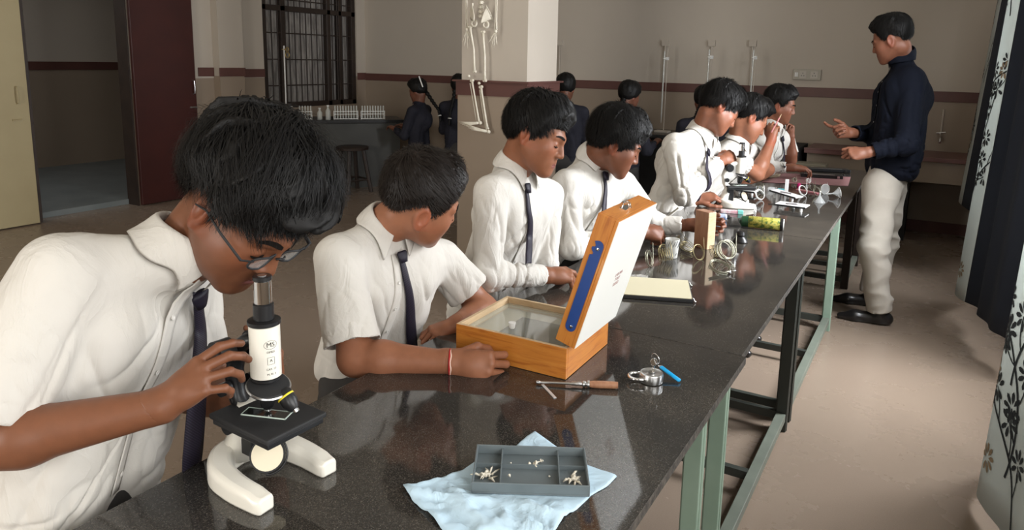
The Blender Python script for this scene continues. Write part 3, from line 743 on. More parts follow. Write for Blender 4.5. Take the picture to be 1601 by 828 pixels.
    lo, hi = bounds(base_pts+hpts+fpts, .09)
    def cut(P): return np.maximum(body(P), -(P-V3(pel))@V3(upv)-.02)
    regs = []
    if res < .0055:
        for sd, (a, b, c) in arms.items():
            dv_ = unit(sp['hand'+sd].get('d', c-b)); hc = c+dv_*.075; regs.append((c-dv_*(.030 if slong[sd] else .006), dv_, hc))
    def reg(P, g, e=0): return np.maximum(-((P-V3(g[0]))@V3(g[1])), np.sqrt(np.einsum('ij,ij->i', P-V3(g[2]), P-V3(g[2])))-.135)-e
    def main(P):
        d = cut(P)
        for g in regs: d = np.maximum(d, -reg(P, g))
        return d
    def uncap(V, Q, h):
        dq = cut(V)[Q].mean(1); return Q[dq > -.35*h]
    V, Q = mesh_sdf(main, lo, hi, res)
    if regs: Q = uncap(V, Q, res)
    for g in regs:
        v2, q2 = mesh_sdf(lambda P: np.maximum(cut(P), reg(P, g, .0030)), g[2]-.14, g[2]+.14, sp.get('handres', max(.0017, res*.56))); q2 = uncap(v2, q2, max(.0017, res*.56)); Q = np.concatenate([Q, q2+len(V)]); V = np.concatenate([V, v2])
    tone = V3(sp.get('tone', (.30,.145,.085))); q = ((V-ho)@HA)/hs
    col = np.repeat(tone[None], len(V), 0)
    lip = np.exp(-((q[:,0]/.019)**4)-(((q[:,2]+.0645)/.0085)**4))*(q[:,1] > .08); col = col*(1-lip[:,None])+V3((.26,.085,.075))*(tone.mean()/.17)*lip[:,None]
    ck = np.exp(-(((np.abs(q[:,0])-.045)/.02)**2)-(((q[:,2]+.02)/.025)**2))*(q[:,1] > .03)*.18; col = col*(1+ck[:,None]*V3((.5,-.1,-.2)))
    er = np.clip((np.abs(q[:,0])-.068)/.01, 0, 1)*(np.abs(q[:,2]) < .04); col = col*(1+er[:,None]*V3((.15,-.08,-.1)))
    if 'stubble' in sp:
        st = np.clip((-.02-q[:,2])/.03, 0, 1)*(q[:,1] > -.02)*(np.abs(q[:,0]) < .09)*(q[:,2] > -.12); col = col*(1-sp['stubble']*st[:,None]*(1-lip[:,None]))
    o = np_mesh('body', V, Q, M['skin'], root, True, col, origin=None); o.location = tuple(-org)
    # shirt
    lo, hi = bounds([shR, shL, nb, pel-upv*sp.get('hemlen', .10)]+[x for v in slv.values() for x in v[1:] if x is not None]+([a[1] for sd, a in arms.items() if slv[sd][0] == 'long']), .14)
    V, Q = mesh_sdf(shirt, lo, hi, sp.get('sres', res*1.25)); Nn = vnormals(V, Q); V = V+Nn*folds(V, Nn)[:,None]
    so = np_mesh('shirt', V, Q, M[sp.get('top', 'shirt')], root, True); so.location = tuple(-org)
    if sp.get('toplabel'): so['label'] = sp['toplabel']
    # hair
    hp = dict(STD); hp.update(sp.get('hair', {})); hm = M[hp.get('mat', 'hair')]
    hf = lambda P: hair_sdf(((P-ho)@HA)/hs, hp)*hs
    V, Q = mesh_sdf(hf, ho-.19*hs, ho+.19*hs, sp.get('hres', res*.9))
    h = np_mesh('hair', V, Q, hm, root, True); h.location = tuple(-org)
    if hp.get('count'):
        st = strands(ho, HA, hs, hp, hp['count'], hp.get('len', .05), hp.get('w', .0009), seedp, hm, h, None, hp.get('lift', .008)); st['kind'] = 'stuff'
    HM = lambda v: Vector((ho+HA@(V3(v)*hs)-V3(org)).tolist())
    # brows and lashes, laid on the face
    if sp.get('face', True):
        for sg in (1, -1):
            bm = B(); top, bot = [], []
            for i in range(9):
                t = i/8; x = .010+.038*t; z = .0245+.007*math.sin(t*2.2)-.004*t; w = .0052*(1-.65*t)*(.6+.4*min(1,t*5))
                for zz, lst in ((z+w, top), (z-w, bot)):
                    p = np.array([[sg*x, .12, zz]], np.float32)
                    for _ in range(14): p[:,1] -= head_sdf(p)*.9-.0007
                    lst.append(bm.verts.new(HM(p[0]+V3((0,.0012,0)))))
            for i in range(8): bm.faces.new((top[i], top[i+1], bot[i+1], bot[i]))
            e = obj('eyebrow', bm, M['brow'], root); e.modifiers.new('s','SOLIDIFY').thickness = .0012
            bm = B(); pts = []
            for i in range(9):
                t = i/8; x = .0185+.026*t; z = -.0035-.0030*math.sin(t*math.pi)+sp.get('open', 0)*0; p = np.array([[sg*x, .12, z]], np.float32)
                for _ in range(14): p[:,1] -= head_sdf(p)*.9-.0005
                pts.append(HM(p[0]))
            tube(bm, pts, [.0006]+[.0019*hs]*7+[.0006], 6); obj('eyelashes', bm, M['brow'], root, True)
    if sp.get('eyes'):
        for sg in (1, -1):
            for nm, c, r_, m_ in (('eye', (.031,.0745,-.0005), (.0120,.0120,.0100), M['eyew']), ('iris', (.031+sp['eyes'][0]*sg,.0825,-.0025), (.0052,.0046,.0050), M['iris'])):
                bm = B(); bmesh.ops.create_uvsphere(bm, u_segments=14, v_segments=10, radius=1)
                for v in bm.verts: v.co = HM((sg*c[0]+v.co.x*r_[0], c[1]+v.co.y*r_[1], c[2]+v.co.z*r_[2]))
                obj(nm, bm, m_, root, True)
    tool = dict(root=root, org=org, shirt=shirt, body=body, HM=HM, fwd=fwd, lat=lat, up=upv, nb=nb, hj=hj, HA=HA, ho=ho, hs=hs, s=s, mid=mid, pel=pel, arms=arms, slv=slv)
    if sp.get('collar', True): collar(tool, sp)
    if sp.get('tie'): necktie(tool, sp)
    if sp.get('placket', True): placket(tool, sp)
    if sp.get('legs', True): legs(tool, sp)
    return tool
def loc_to(tool, P): return [tuple(x) for x in (np.asarray(P)-tool['org'])]
def collar(T_, sp):
    nbp = T_['nb']; ax = unit(T_['hj']-nbp); ax = unit(ax*.6+T_['up']*.6); s = T_['s']; f = T_['fwd']; f = unit(f-ax*np.dot(f, ax)); l = np.cross(f, ax)
    co = sp.get('colr', {}); r0 = co.get('r', .061)*s; hgt = co.get('h', .034)*s; lf = co.get('leaf', .045)*s; pt = co.get('point', .042)*s
    c = nbp+ax*co.get('up', .018)*s+f*co.get('f', .006)
    n = 41; rows = []
    for i in range(n):
        t = -1+2*i/(n-1); th = t*math.radians(co.get('open', 166)); a = abs(t)    # 0 at the back
        dirv = -f*math.cos(th)+l*math.sin(th)
        k = max(0, (a-.72)/.28)
        top = hgt*(1-.45*a**3)
        p0 = c+dirv*r0*1.0-ax*.012; p1 = c+dirv*(r0*.97)+ax*top*.6; p2 = c+dirv*(r0*1.0)+ax*top; p3 = c+dirv*(r0*1.10)+ax*(top*.92)
        fall = lf+pt*k**1.2
        out = dirv+l*math.copysign(.55*k, t)*1.0
        p4 = c+dirv*(r0*1.22)+ax*(top*.35)+out*.010*s*k; p5 = c+dirv*(r0*1.32+.012*s)+ax*(top-fall)+l*math.copysign(.030*s*k, t)
        rows.append([p0,p1,p2,p3,p4,p5])
    R = np.array(rows, np.float32); fl = R[:,4:].reshape(-1,3)
    for _ in range(6):
        d = T_['shirt'](fl); g = grad(T_['shirt'], fl); fl = fl+g*np.maximum(.005-d, 0)[:,None]
        far = np.maximum(d-.011, 0); fl[1::2] = fl[1::2]-(g*far[:,None])[1::2]*.8
    R[:,4:] = fl.reshape(n,2,3); bm = B()
    vs = [[bm.verts.new(Vector((p-T_['org']).tolist())) for p in r] for r in R]
    for i in range(n-1):
        for j in range(5): bm.faces.new((vs[i][j], vs[i+1][j], vs[i+1][j+1], vs[i][j+1]))
    o = obj('collar', bm, M[sp.get('top', 'shirt')], T_['root'], True); m = o.modifiers.new('s','SOLIDIFY'); m.thickness = .0028; m.offset = 0
    ss = o.modifiers.new('u','SUBSURF'); ss.levels = ss.render_levels = 1
def surf_strip(T_, path, widths, off, name, m, thick=.002, uvs=True, n=28, cross=None, bulge=0):
    path = np.array(path, float); s_ = np.r_[0, np.cumsum(np.linalg.norm(np.diff(path, axis=0), axis=1))]; t = np.linspace(0, s_[-1], n)
    P = np.stack([np.interp(t, s_, path[:,k]) for k in range(3)], 1).astype(np.float32)
    fn = T_['shirt']
    if not T_.get('free'): P = snap(fn, P, off)
    for _ in range(2): P[1:-1] = (P[:-2]+2*P[1:-1]+P[2:])/4
    d = fn(P); g = grad(fn, P); P = P+g*np.maximum(off-d, 0)[:,None]
    tg = np.gradient(P, axis=0); tg /= np.linalg.norm(tg, axis=1, keepdims=True)+1e-9; cr = np.cross(tg, g) if cross is None else np.repeat(V3(cross)[None], n, 0)
    cr /= np.linalg.norm(cr, axis=1, keepdims=True)+1e-9
    w = np.interp(t/s_[-1], np.linspace(0,1,len(widths)), widths); bm = B(); uv = bm.loops.layers.uv.new('UVMap'); rows = []
    M_ = 5
    for i in range(n):
        row = []
        for j in range(M_):
            x = (j/(M_-1)*2-1); p = P[i]+cr[i]*w[i]*.5*x
            dd = float(fn(p[None].astype(np.float32))[0])
            if dd < off*.6: p = p+g[i]*(off*.6-dd)
            p = p+g[i]*bulge*(1-x*x)
            row.append(bm.verts.new(Vector((p-T_['org']).tolist())))
        rows.append(row)
    for i in range(n-1):
        for j in range(M_-1):
            f = bm.faces.new((rows[i][j], rows[i+1][j], rows[i+1][j+1], rows[i][j+1]))
            for lp, (a, b) in zip(f.loops, ((i,j),(i+1,j),(i+1,j+1),(i,j+1))): lp[uv].uv = ((b/(M_-1)-.5)*w[a]*10, t[a]*10)
    o = obj(name, bm, m, T_['root'], True); mo = o.modifiers.new('s','SOLIDIFY'); mo.thickness = thick; mo.offset = 0
    return o, P, g
def front_path(T_, x=0, t0=.02, t1=.42, k=8, bend=(0,0,0)):
    out = []
    for i in range(k):
        t = t0+(t1-t0)*i/(k-1); out.append(T_['nb']+T_['fwd']*(.13)*T_['s']-T_['up']*t+T_['lat']*x+np.array(bend)*i/(k-1))
    return out
def necktie(T_, sp):
    ti = sp['tie']; s = T_['s']
    path = ti.get('path') or front_path(T_, 0, .025*s, ti.get('len', .40), bend=ti.get('bend', (0,0,0)))
    w = np.array([.026,.032,.040,.048,.055,.060,.062,.055])*s*ti.get('w', 1)
    hit = []
    for p in path:
        p = np.array(p, float); e = unit(np.array([0,0,1.45])-p); q = p+e*.16; ok = False
        for _ in range(60):
            d = float(T_['shirt'](q[None].astype(np.float32))[0])-ti.get('off', .006)
            if d < .0008: ok = True; break
            q = q-e*max(d*.8, .0008)
            if (q-p)@e < -.16: break
        hit.append(q if ok else p)
    path = hit
    o, P, g = surf_strip(dict(T_, free=True), path, w, ti.get('off', .006), 'tie', M['tie'], .003, n=34, bulge=.003, cross=T_['lat'])
    c = P[1]; tg = unit(P[4]-P[0]); x = unit(np.cross(tg, g[1])); bm = B(); vs = []; uv = bm.loops.layers.uv.new('UVMap')
    for (t_, w_) in ((-.016,.015),(-.010,.021),(.004,.018),(.018,.013)):
        p = c+tg*t_*s+g[1]*.008; ring_ = []
        for j in range(12):
            a = j/12*2*math.pi; ring_.append(bm.verts.new(Vector((p+x*math.cos(a)*w_*s+g[1]*math.sin(a)*.0065*s-T_['org']).tolist())))
        vs.append(ring_)
    for a, b in zip(vs[:-1], vs[1:]):
        for j in range(12): bm.faces.new((a[j], a[(j+1)%12], b[(j+1)%12], b[j]))
    bm.faces.new(vs[0][::-1]); bm.faces.new(vs[-1])
    obj('tie_knot', bm, M['tie'], T_['root'], True)
def placket(T_, sp):
    s = T_['s']; o, P, g = surf_strip(T_, front_path(T_, .0+sp.get('plx', 0), .03*s, sp.get('pllen', .40)), [.030*s]*2, .0022, 'placket', M[sp.get('top', 'shirt')], .0016, n=24)
    for i in (6, 11, 16, 21):
        bm = B(); lathe(bm, [(.0045*s,0),(.0055*s,.0012),(.0045*s,.0022),(.002*s,.0014)], 12, align(tuple(P[i]+g[i]*.002-T_['org']), tuple(g[i]))); b = obj('button', bm, M['button'], o); 
def legs(T_, sp):
    lg = sp.get('leg', {}); pel = T_['pel']; f = T_['fwd']; fh = unit([f[0], f[1], 0]); l = unit([T_['lat'][0], T_['lat'][1], 0]); s = T_['s']
    mt = M[lg.get('m', 'trous')]; J = lg.get('J')
    hipc = pel-np.array([0,0,.03])
    if J is None:
        dv = unit(np.array(lg['dir'])) if 'dir' in lg else fh
        sv = np.cross(dv, [0,0,1]); J = {}
        seat = lg.get('seat', .44)
        for sg, k in ((1,'R'),(-1,'L')):
            hp_ = np.array([hipc[0], hipc[1], seat+.085])+sv*sg*.085*s; kn = hp_+dv*.40*s+sv*sg*.03; kn[2] = seat+.03; an = kn-dv*.10; an[2] = .09; J[k] = (hp_, kn, an, dv)
    legl = lg.get('rad', (.088,.062,.052))
    def fn(P):
        d = None
        for k, (h_, kn, an, dv) in J.items():
            g = smin(rc(P, h_, kn, legl[0]*s, legl[1]*s), rc(P, kn, an, legl[1]*s, legl[2]*s), .03)
            a1 = unit(np.array(an)-np.array(kn)); x_ = unit(np.cross(a1, [.3,.8,.1])); y_ = np.cross(a1, x_); w = np.stack([P@V3(a1*lg.get('kf', 18)), P@V3(x_*7), P@V3(y_*7)], 1)
            n_ = 1-np.abs(vnoise(w+.3*vnoise(w*.7, 4)[:,None], 31))*2; g = g-lg.get('wr', .006)*n_
            g = np.maximum(g, (P-V3(an))@V3(a1)-.0)
            d = g if d is None else smin(d, g, .03)
        hc = sum(np.array(J[k][0]) for k in J)/2
        d = smin(d, rc(P, hc, pel+T_['up']*.03, .105*s, .098*s), .05)
        w1 = -(P-V3(pel))@V3(-T_['up'])-.0
        return d
    pts = np.array([p for k in J for p in J[k][:3]]+[pel]); V, Q = mesh_sdf(fn, pts.min(0)-.13, pts.max(0)+.13, sp.get('lres', .008))
    o = np_mesh('trousers', V, Q, mt, T_['root'], True); o.location = tuple(-T_['org'])
    if lg.get('shoes', True):
        for k, (h_, kn, an, dv) in J.items():
            an = np.array(an); dv = unit([dv[0], dv[1], 0]); sl = an.copy(); sl[2] = 0
            heel = sl-dv*.035+np.array([0,0,.035]); ball = sl+dv*.13+np.array([0,0,.026]); toe = sl+dv*.205+np.array([0,0,.018])
            def sf(P):
                d = smin(rc(P, heel, ball, .036, .037), rc(P, ball, toe, .036, .019), .02); d = smin(d, rc(P, an+np.array([0,0,-.01]), heel+dv*.03, .038, .034), .03)
                return smax(d, -(P[:,2]-.001), .004)
            V, Q = mesh_sdf(sf, np.minimum(heel, toe)-.08, np.maximum(an, toe)+np.array([.08,.08,.05]), .006)
            o = np_mesh('shoe', V, Q, M['shoe'], T_['root'], True); o.location = tuple(-T_['org'])
            bm = B(); 

# ---------------------------------------------------------------- the people
def stool_for(x, y, label, h=.43):
    t = thing('stool', label, 'stool', (x, y, 0), group='wooden stools behind the long bench')
    obj('seat', lathe(B(), [(.13,h-.035),(.150,h-.03),(.152,h-.006),(.145,h)], 24), M['darkwood'], t, 'auto')
    for i in range(4):
        a = math.pi/4+i*math.pi/2; obj('leg', cyl(B(), (math.cos(a)*.165,math.sin(a)*.165,0),(math.cos(a)*.10,math.sin(a)*.10,h-.034), .017, 8), M['darkwood'], t, 'auto')
    bm = B()
    for i in range(4):
        a = math.pi/4+i*math.pi/2; b = a+math.pi/2; cyl(bm, (math.cos(a)*.148,math.sin(a)*.148,.12),(math.cos(b)*.148,math.sin(b)*.148,.12), .009, 6)
    obj('rung', bm, M['darkwood'], t, 'auto'); return t
BROWN = (.26,.115,.060)
P1 = person(dict(label='boy in glasses and white shirt bending over the nearest microscope', seed=11, res=.0028, sres=.0034, s=1.0, chest=1.04,
    head=dict(o=(-1.042,.846,1.187), f=(.668,.043,-.743), u=(.732,.155,.662), s=1.14), tone=(0.172,0.067,0.033), stubble=.22,
    J=dict(neck=(-1.1547,0.7945,1.0972), shR=(-1.1952,0.6060,1.0958), shL=(-1.3255,0.9182,0.9813), pel=(-1.31,.64,.60), elR=(-1.2140,0.4640,0.8559), wrR=(-0.9998,0.6350,0.9090), elL=(-1.3240,0.9160,0.7356), wrL=(-1.0840,0.9138,0.7878)),
    long=False, sleeve=.80, slw=.080, arm=1.02, wrinkle=.9,
    handR=dict(d=(0.5643,0.5872,0.5803), n=(0.1276,-0.8318,0.5402), side=1, s=.90, curl=[(16,34,20),(26,42,24),(34,50,28),(40,54,30)], spread=(.16,.03,-.12,-.30), thumb=((.30,.7,-.8),(.1,.9,-.6),(0,.95,-.4))),
    handL=dict(d=(0.0669,0.2927,0.9539), n=(0.6320,0.7496,-0.1966), side=-1, s=.92, curl=[(30,40,20),(34,42,22),(38,46,24),(40,48,26)]),
    hair=dict(z=[.055,.053,.042,.012,.004,.042,.016,-.028,-.050], t=.018, front=.008, top=.026, count=6500, len=.070, w=.0009, lift=.024, messy=.13, rough=.45, flow=(.5,1.2,-.3), crown=(.01,-.07,.11)), hres=.004,
    colr=dict(r=.066, h=.036, leaf=.060, point=.055), tie=dict(free=True, path=[(-1.1140,0.7933,1.0325),(-1.1004,0.7863,0.9591),(-1.1033,0.7771,0.8639),(-1.1165,0.7721,0.7622),(-1.1390,0.7738,0.6613)], w=1.0), pllen=.45,
    leg=dict(dir=(1,.15,0))))
g = thing('eyeglasses', 'dark-framed glasses worn by the boy at the nearest microscope', 'glasses', (0,0,0)); g.location = Vector(P1['ho'].tolist()); go = P1['ho']
HMg = lambda v: Vector((P1['HA']@(V3(v)*P1['hs'])).tolist())
for sg in (1,-1):
    bm = B(); pts = []
    for i in range(20):
        a = 2*math.pi*i/20; pts.append(HMg((sg*.034+.025*math.copysign(abs(math.cos(a))**.7, math.cos(a)), .101-.006*abs(math.cos(a)), .000+.014*math.copysign(abs(math.sin(a))**.7, math.sin(a)))))
    tube(bm, pts, .0020, 8, closed=True); rim = obj('rim', bm, M['blackmatte'], g, True)
    bm = B(); bm.faces.new([bm.verts.new(p) for p in pts]); obj('lens', bm, M['thin'], g)
    bm = B(); tube(bm, [HMg((sg*.058,.097,.006)), HMg((sg*.078,.090,.006)), HMg((sg*.083,.04,.006)), HMg((sg*.082,.0,.006)), HMg((sg*.080,-.02,-.006))], [.0028,.0038,.0036,.003,.002], 8, flat=.6); obj('temple', bm, M['blackmatte'], g, True)
bm = B(); tube(bm, [HMg((-.010,.101,.004)), HMg((0,.106,.008)), HMg((.010,.101,.004))], .0022, 8); obj('bridge', bm, M['black'], g, True)

P2 = person(dict(label='short-haired boy in white shirt looking away over his clenched fist', seed=23, res=.0030, sres=.0038, s=.93, chest=.98,
    head=dict(o=(-1.178,1.529,1.076), f=(0.4557,0.8171,-0.3532), u=(.477,-.015,.879), s=1.09), tone=(0.283,0.117,0.063),
    J=dict(neck=(-1.2841,1.4983,0.9986), shR=(-1.2993,1.3369,0.9423), shL=(-1.2376,1.7089,0.8608), pel=(-1.36,1.50,.58), elR=(-1.1850,1.2749,0.7145), wrR=(-0.9619,1.3712,0.7217), elL=(-1.1366,1.7929,0.6949), wrL=(-1.1097,1.6126,0.7139)),
    long=False, sleeve=.86, sleeve_L=.62, slw=.082, arm=1.12, wrinkle=1.0,
    handR=dict(d=(0.9563,0.2913,-0.0237), n=(0.2623,-0.8957,0.3591), side=1, s=1.14, curl=[(52,98,60),(54,100,60),(56,100,60),(58,96,55)], spread=(.12,.03,-.06,-.16), thumb=((.5,.75,-.6),(-.1,.7,-.9),(-.6,.5,-.6))),
    handL=dict(d=(-0.4632,-0.8652,-0.1920), n=(0.2295,-0.2202,0.9481), side=-1, s=.90, curl=[(40,70,40),(44,74,40),(48,76,40),(50,76,40)]),
    hair=dict(mat='hairb', z=[.070,.066,.044,-.004,-.006,.030,.006,-.030,-.040], t=.009, front=.010, top=.012, count=5000, len=.030, w=.0009, lift=.009, messy=.08, rough=.2, crown=(-.02,-.085,.09)), hres=.004, face=True,
    colr=dict(r=.058, h=.030, leaf=.052, point=.040), tie=dict(path=[(-1.2229,1.4965,0.9302),(-1.1862,1.4800,0.8594),(-1.1666,1.4708,0.7577),(-1.1692,1.4813,0.6437)], w=.66), pllen=.36, leg=dict(dir=(1,.05,0))))
bm = B()
wr = np.array((-0.9619,1.3712,0.7217)); dr = unit(np.array((0.8539,0.5205,-0.0051))); x_, y_, _ = frame_of(tuple(dr)); ctr = Vector(tuple(wr-dr*.004)); 
pts = [ctr+(x_*math.cos(a)*.0315+y_*math.sin(a)*.0315) for a in [i/30*2*math.pi for i in range(30)]]
t = thing('thread_bracelet', 'red and white thread bracelet on the wrist of the boy with the fist', 'bracelet', tuple(ctr))
bm = B(); tube(bm, [p-ctr for p in pts], .0024, 8, closed=True); obj('red_thread', bm, mat('red_thread', (.42,.02,.02), .7), t, True)
bm = B(); tube(bm, [p-ctr+Vector(tuple(dr))*(.003+.0012*math.sin(i*1.3)) for i, p in enumerate(pts)], .0018, 8, closed=True); obj('pale_thread', bm, mat('pale_thread', (.75,.55,.45), .7), t, True)

P3 = person(dict(label='boy in long white sleeves pointing at the bench behind the wooden box', seed=31, res=.0036, sres=.0046, s=.95, chest=.95,
    head=dict(o=(-1.139,2.107,1.210), f=(.927,.104,-.361), u=(.337,.197,.921), s=1.04), tone=(0.223,0.087,0.044), eyes=(.0,-.004),
    J=dict(neck=(-1.2269,2.1032,1.0927), shR=(-1.2178,1.9550,1.0315), shL=(-1.1826,2.2929,0.9737), pel=(-1.33,2.08,.58), elR=(-1.1597,1.8457,0.7897), wrR=(-1.0758,2.0739,0.7465), elL=(-1.1735,2.2494,0.7339), wrL=(-1.16,2.36,.60)),
    long=True, cuff=.93, wrinkle=1.25,
    handR=dict(d=(0.5663,0.8205,-0.0785), n=(0.1169,-0.3314,0.9362), side=1, s=1.10, curl=[(22,22,12),(50,60,30),(56,66,34),(60,70,36)]),
    handL=dict(n=(0,0,1), side=-1),
    hair=dict(z=[.052,.050,.040,-.010,-.028,.016,-.018,-.050,-.058], t=.015, front=.008, top=.010, rough=.5, count=6000, len=.050, w=.0012, lift=.012, messy=.09), hres=.005,
    colr=dict(r=.058, leaf=.050, point=.045), tie=dict(path=[(-1.1620,2.0834,1.0403),(-1.1440,2.0768,0.9562),(-1.1333,2.0659,0.8720),(-1.1417,2.0765,0.7751)], w=.62), leg=dict(dir=(1,.1,0))))
P4 = person(dict(label='boy in white shirt with lowered head, seated past the raised box lid', seed=43, res=.0042, sres=.0050, s=.96, chest=.97,
    head=dict(o=(-1.082,2.656,1.140), f=(.778,.425,-.464), u=(.425,.188,.885), s=1.05), tone=(0.180,0.068,0.036),
    J=dict(neck=(-1.1884,2.6732,1.0685), shR=(-1.2127,2.4889,0.9836), shL=(-1.1088,2.8347,0.9411), pel=(-1.31,2.60,.66), elR=(-1.1520,2.4313,0.7576), wrR=(-1.0003,2.7804,0.7673), elL=(-1.0178,2.9791,0.7545), wrL=(-0.8567,3.0059,0.7707)),
    long=True, cuff=.74, wrinkle=1.3,
    handR=dict(d=(0.7438,0.6570,-0.1231), n=(0.3505,-0.6216,0.7005), side=1, s=1.0, curl=[(50,70,40),(55,74,40),(58,74,40),(60,74,40)]),
    handL=dict(d=(0.8858,0.4633,0.0266), n=(-0.4158,0.9088,0.0351), side=-1, s=1.0, curl=[(30,60,40),(32,62,40),(34,62,40),(36,62,40)]),
    hair=dict(z=[.048,.046,.036,-.010,-.028,.016,-.020,-.052,-.060], t=.016, front=.008, top=.012, rough=.5, count=6000, len=.055, w=.0014, lift=.013, messy=.10), hres=.0055,
    colr=dict(r=.060, leaf=.050, point=.045), tie=dict(path=[(-1.1254,2.6628,1.0102),(-1.1131,2.6504,0.9143),(-1.1279,2.6725,0.7764),(-1.1403,2.6833,0.6915)], w=.62), hemlen=.05, leg=dict(dir=(1,.0,0), seat=.46)))
P5 = person(dict(label='boy in white shirt peering down the farther microscope with a hand on its tube', seed=57, res=.0050, sres=.0058, s=1.04, chest=1.03,
    head=dict(o=(-.9885,3.841,1.2242), f=(.707,.340,-.620), u=(.438,.478,.761), s=1.05), tone=(0.215,0.083,0.046),
    J=dict(neck=(-1.0793,3.8464,1.0914), shR=(-1.1376,3.6015,1.0371), shL=(-1.0724,4.0502,0.9758), pel=(-1.22,3.71,.62), elR=(-1.0466,3.5138,0.8074), wrR=(-0.9724,3.8667,0.9429), elL=(-1.1686,3.8058,0.6862), wrL=(-1.0712,3.8131,0.7316)),
    long=True, cuff=.90, wrinkle=1.6,
    handR=dict(d=(0.4970,0.8179,0.2900), n=(0.3061,-0.7411,0.5976), side=1, s=1.0, curl=HOLD),
    handL=dict(d=(0.8652,0.4191,0.2753), n=(0.1756,-0.3319,0.9268), side=-1, s=1.0, curl=HOLD),
    hair=dict(z=[.040,.040,.034,-.008,-.028,.018,-.020,-.050,-.058], t=.015, front=.010, top=.012, rough=.45, count=4000, len=.060, w=.0016, lift=.014, messy=.10), hres=.0065,
    colr=dict(r=.062, leaf=.055, point=.045), tie=dict(path=[(-1.0423,3.8597,0.9931),(-1.0307,3.8256,0.9080),(-1.0414,3.8001,0.8135),(-1.0617,3.7939,0.7252)], w=.8), leg=dict(dir=(1,.0,0), seat=.45), lres=.010))
P6 = person(dict(label='boy with raised bare forearm, mostly hidden behind the farther microscope user', seed=63, res=.0060, sres=.007, s=.97,
    head=dict(o=(-0.9249,4.2767,1.1463), f=(0.7324,0.3703,-0.5714), u=(0.4226,0.4109,0.8078), s=1.03), tone=(0.275,0.113,0.064),
    J=dict(neck=(-0.9863,4.2718,1.0097), shR=(-1.0043,4.1096,0.9572), shL=(-0.9538,4.4833,0.9160), pel=(-1.22,4.15,.60), elR=(-0.8647,4.3060,0.8290), wrR=(-0.8297,4.4578,1.0124), elL=(-0.8745,4.6497,0.8132), wrL=(-1.0,4.62,.72)),
    long=False, sleeve=.6, handR=dict(d=(-0.0414,0.2320,0.9718), n=(-0.1299,-0.9656,0.2250), side=1, curl=HOLD), handL=dict(n=(0,0,1), side=-1, curl=RELAX),
    hair=dict(t=.016, front=.012, top=.012, count=900, len=.05, w=.002), hres=.007, tie=None, leg=dict(dir=(1,0,0)), lres=.012))
P7 = person(dict(label='boy at the far end of the bench, chin resting on his hand', seed=71, res=.0064, sres=.0075, s=.97,
    head=dict(o=(-.926,5.166,1.190), f=(.944,.163,-.287), u=(.292,-.008,.956), s=1.0), tone=(0.215,0.083,0.047), eyes=(0,-.002),
    J=dict(neck=(-0.9624,5.1742,1.0432), shR=(-1.0046,5.0465,0.9414), shL=(-0.9120,5.4146,0.9253), pel=(-1.22,5.15,.60), elR=(-0.9575,5.0855,0.7666), wrR=(-0.7976,5.1105,0.7781), elL=(-0.8665,5.4139,0.7914), wrL=(-0.8697,5.3525,0.9606)),
    long=True, cuff=.72, long_L=False, wrinkle=1.3, handR=dict(d=(0.8661,0.4988,-0.0312), n=(0.0592,-0.1359,0.9889), side=1, curl=RELAX), handL=dict(d=(-0.1382,0.0045,0.9904), n=(0.3408,0.9176,-0.2046), side=-1, curl=[(70,60,30)]*4),
    hair=dict(z=[.062,.060,.044,-.010,-.024,.018,-.020,-.050,-.058], t=.014, front=.010, top=.010, count=900, len=.045, w=.002), hres=.007, tie=dict(path=[(-0.9015,5.1941,0.9668),(-0.8716,5.1667,0.8617),(-0.8617,5.1532,0.7673)], w=.8), leg=dict(dir=(1,0,0)), lres=.012))
for x, y, l in ((-1.31,.64,'wooden stool under the boy in glasses'), (-1.36,1.50,'wooden stool under the boy with the red bracelet'), (-1.33,2.08,'wooden stool under the boy who points at the bench'),
                (-1.33,2.62,'wooden stool under the boy seated past the box lid'), (-1.22,3.71,'wooden stool under the boy at the farther microscope'), (-1.22,4.15,'wooden stool under the boy with the raised forearm'), (-1.22,5.15,'wooden stool under the boy at the far end')): stool_for(x, y, l)
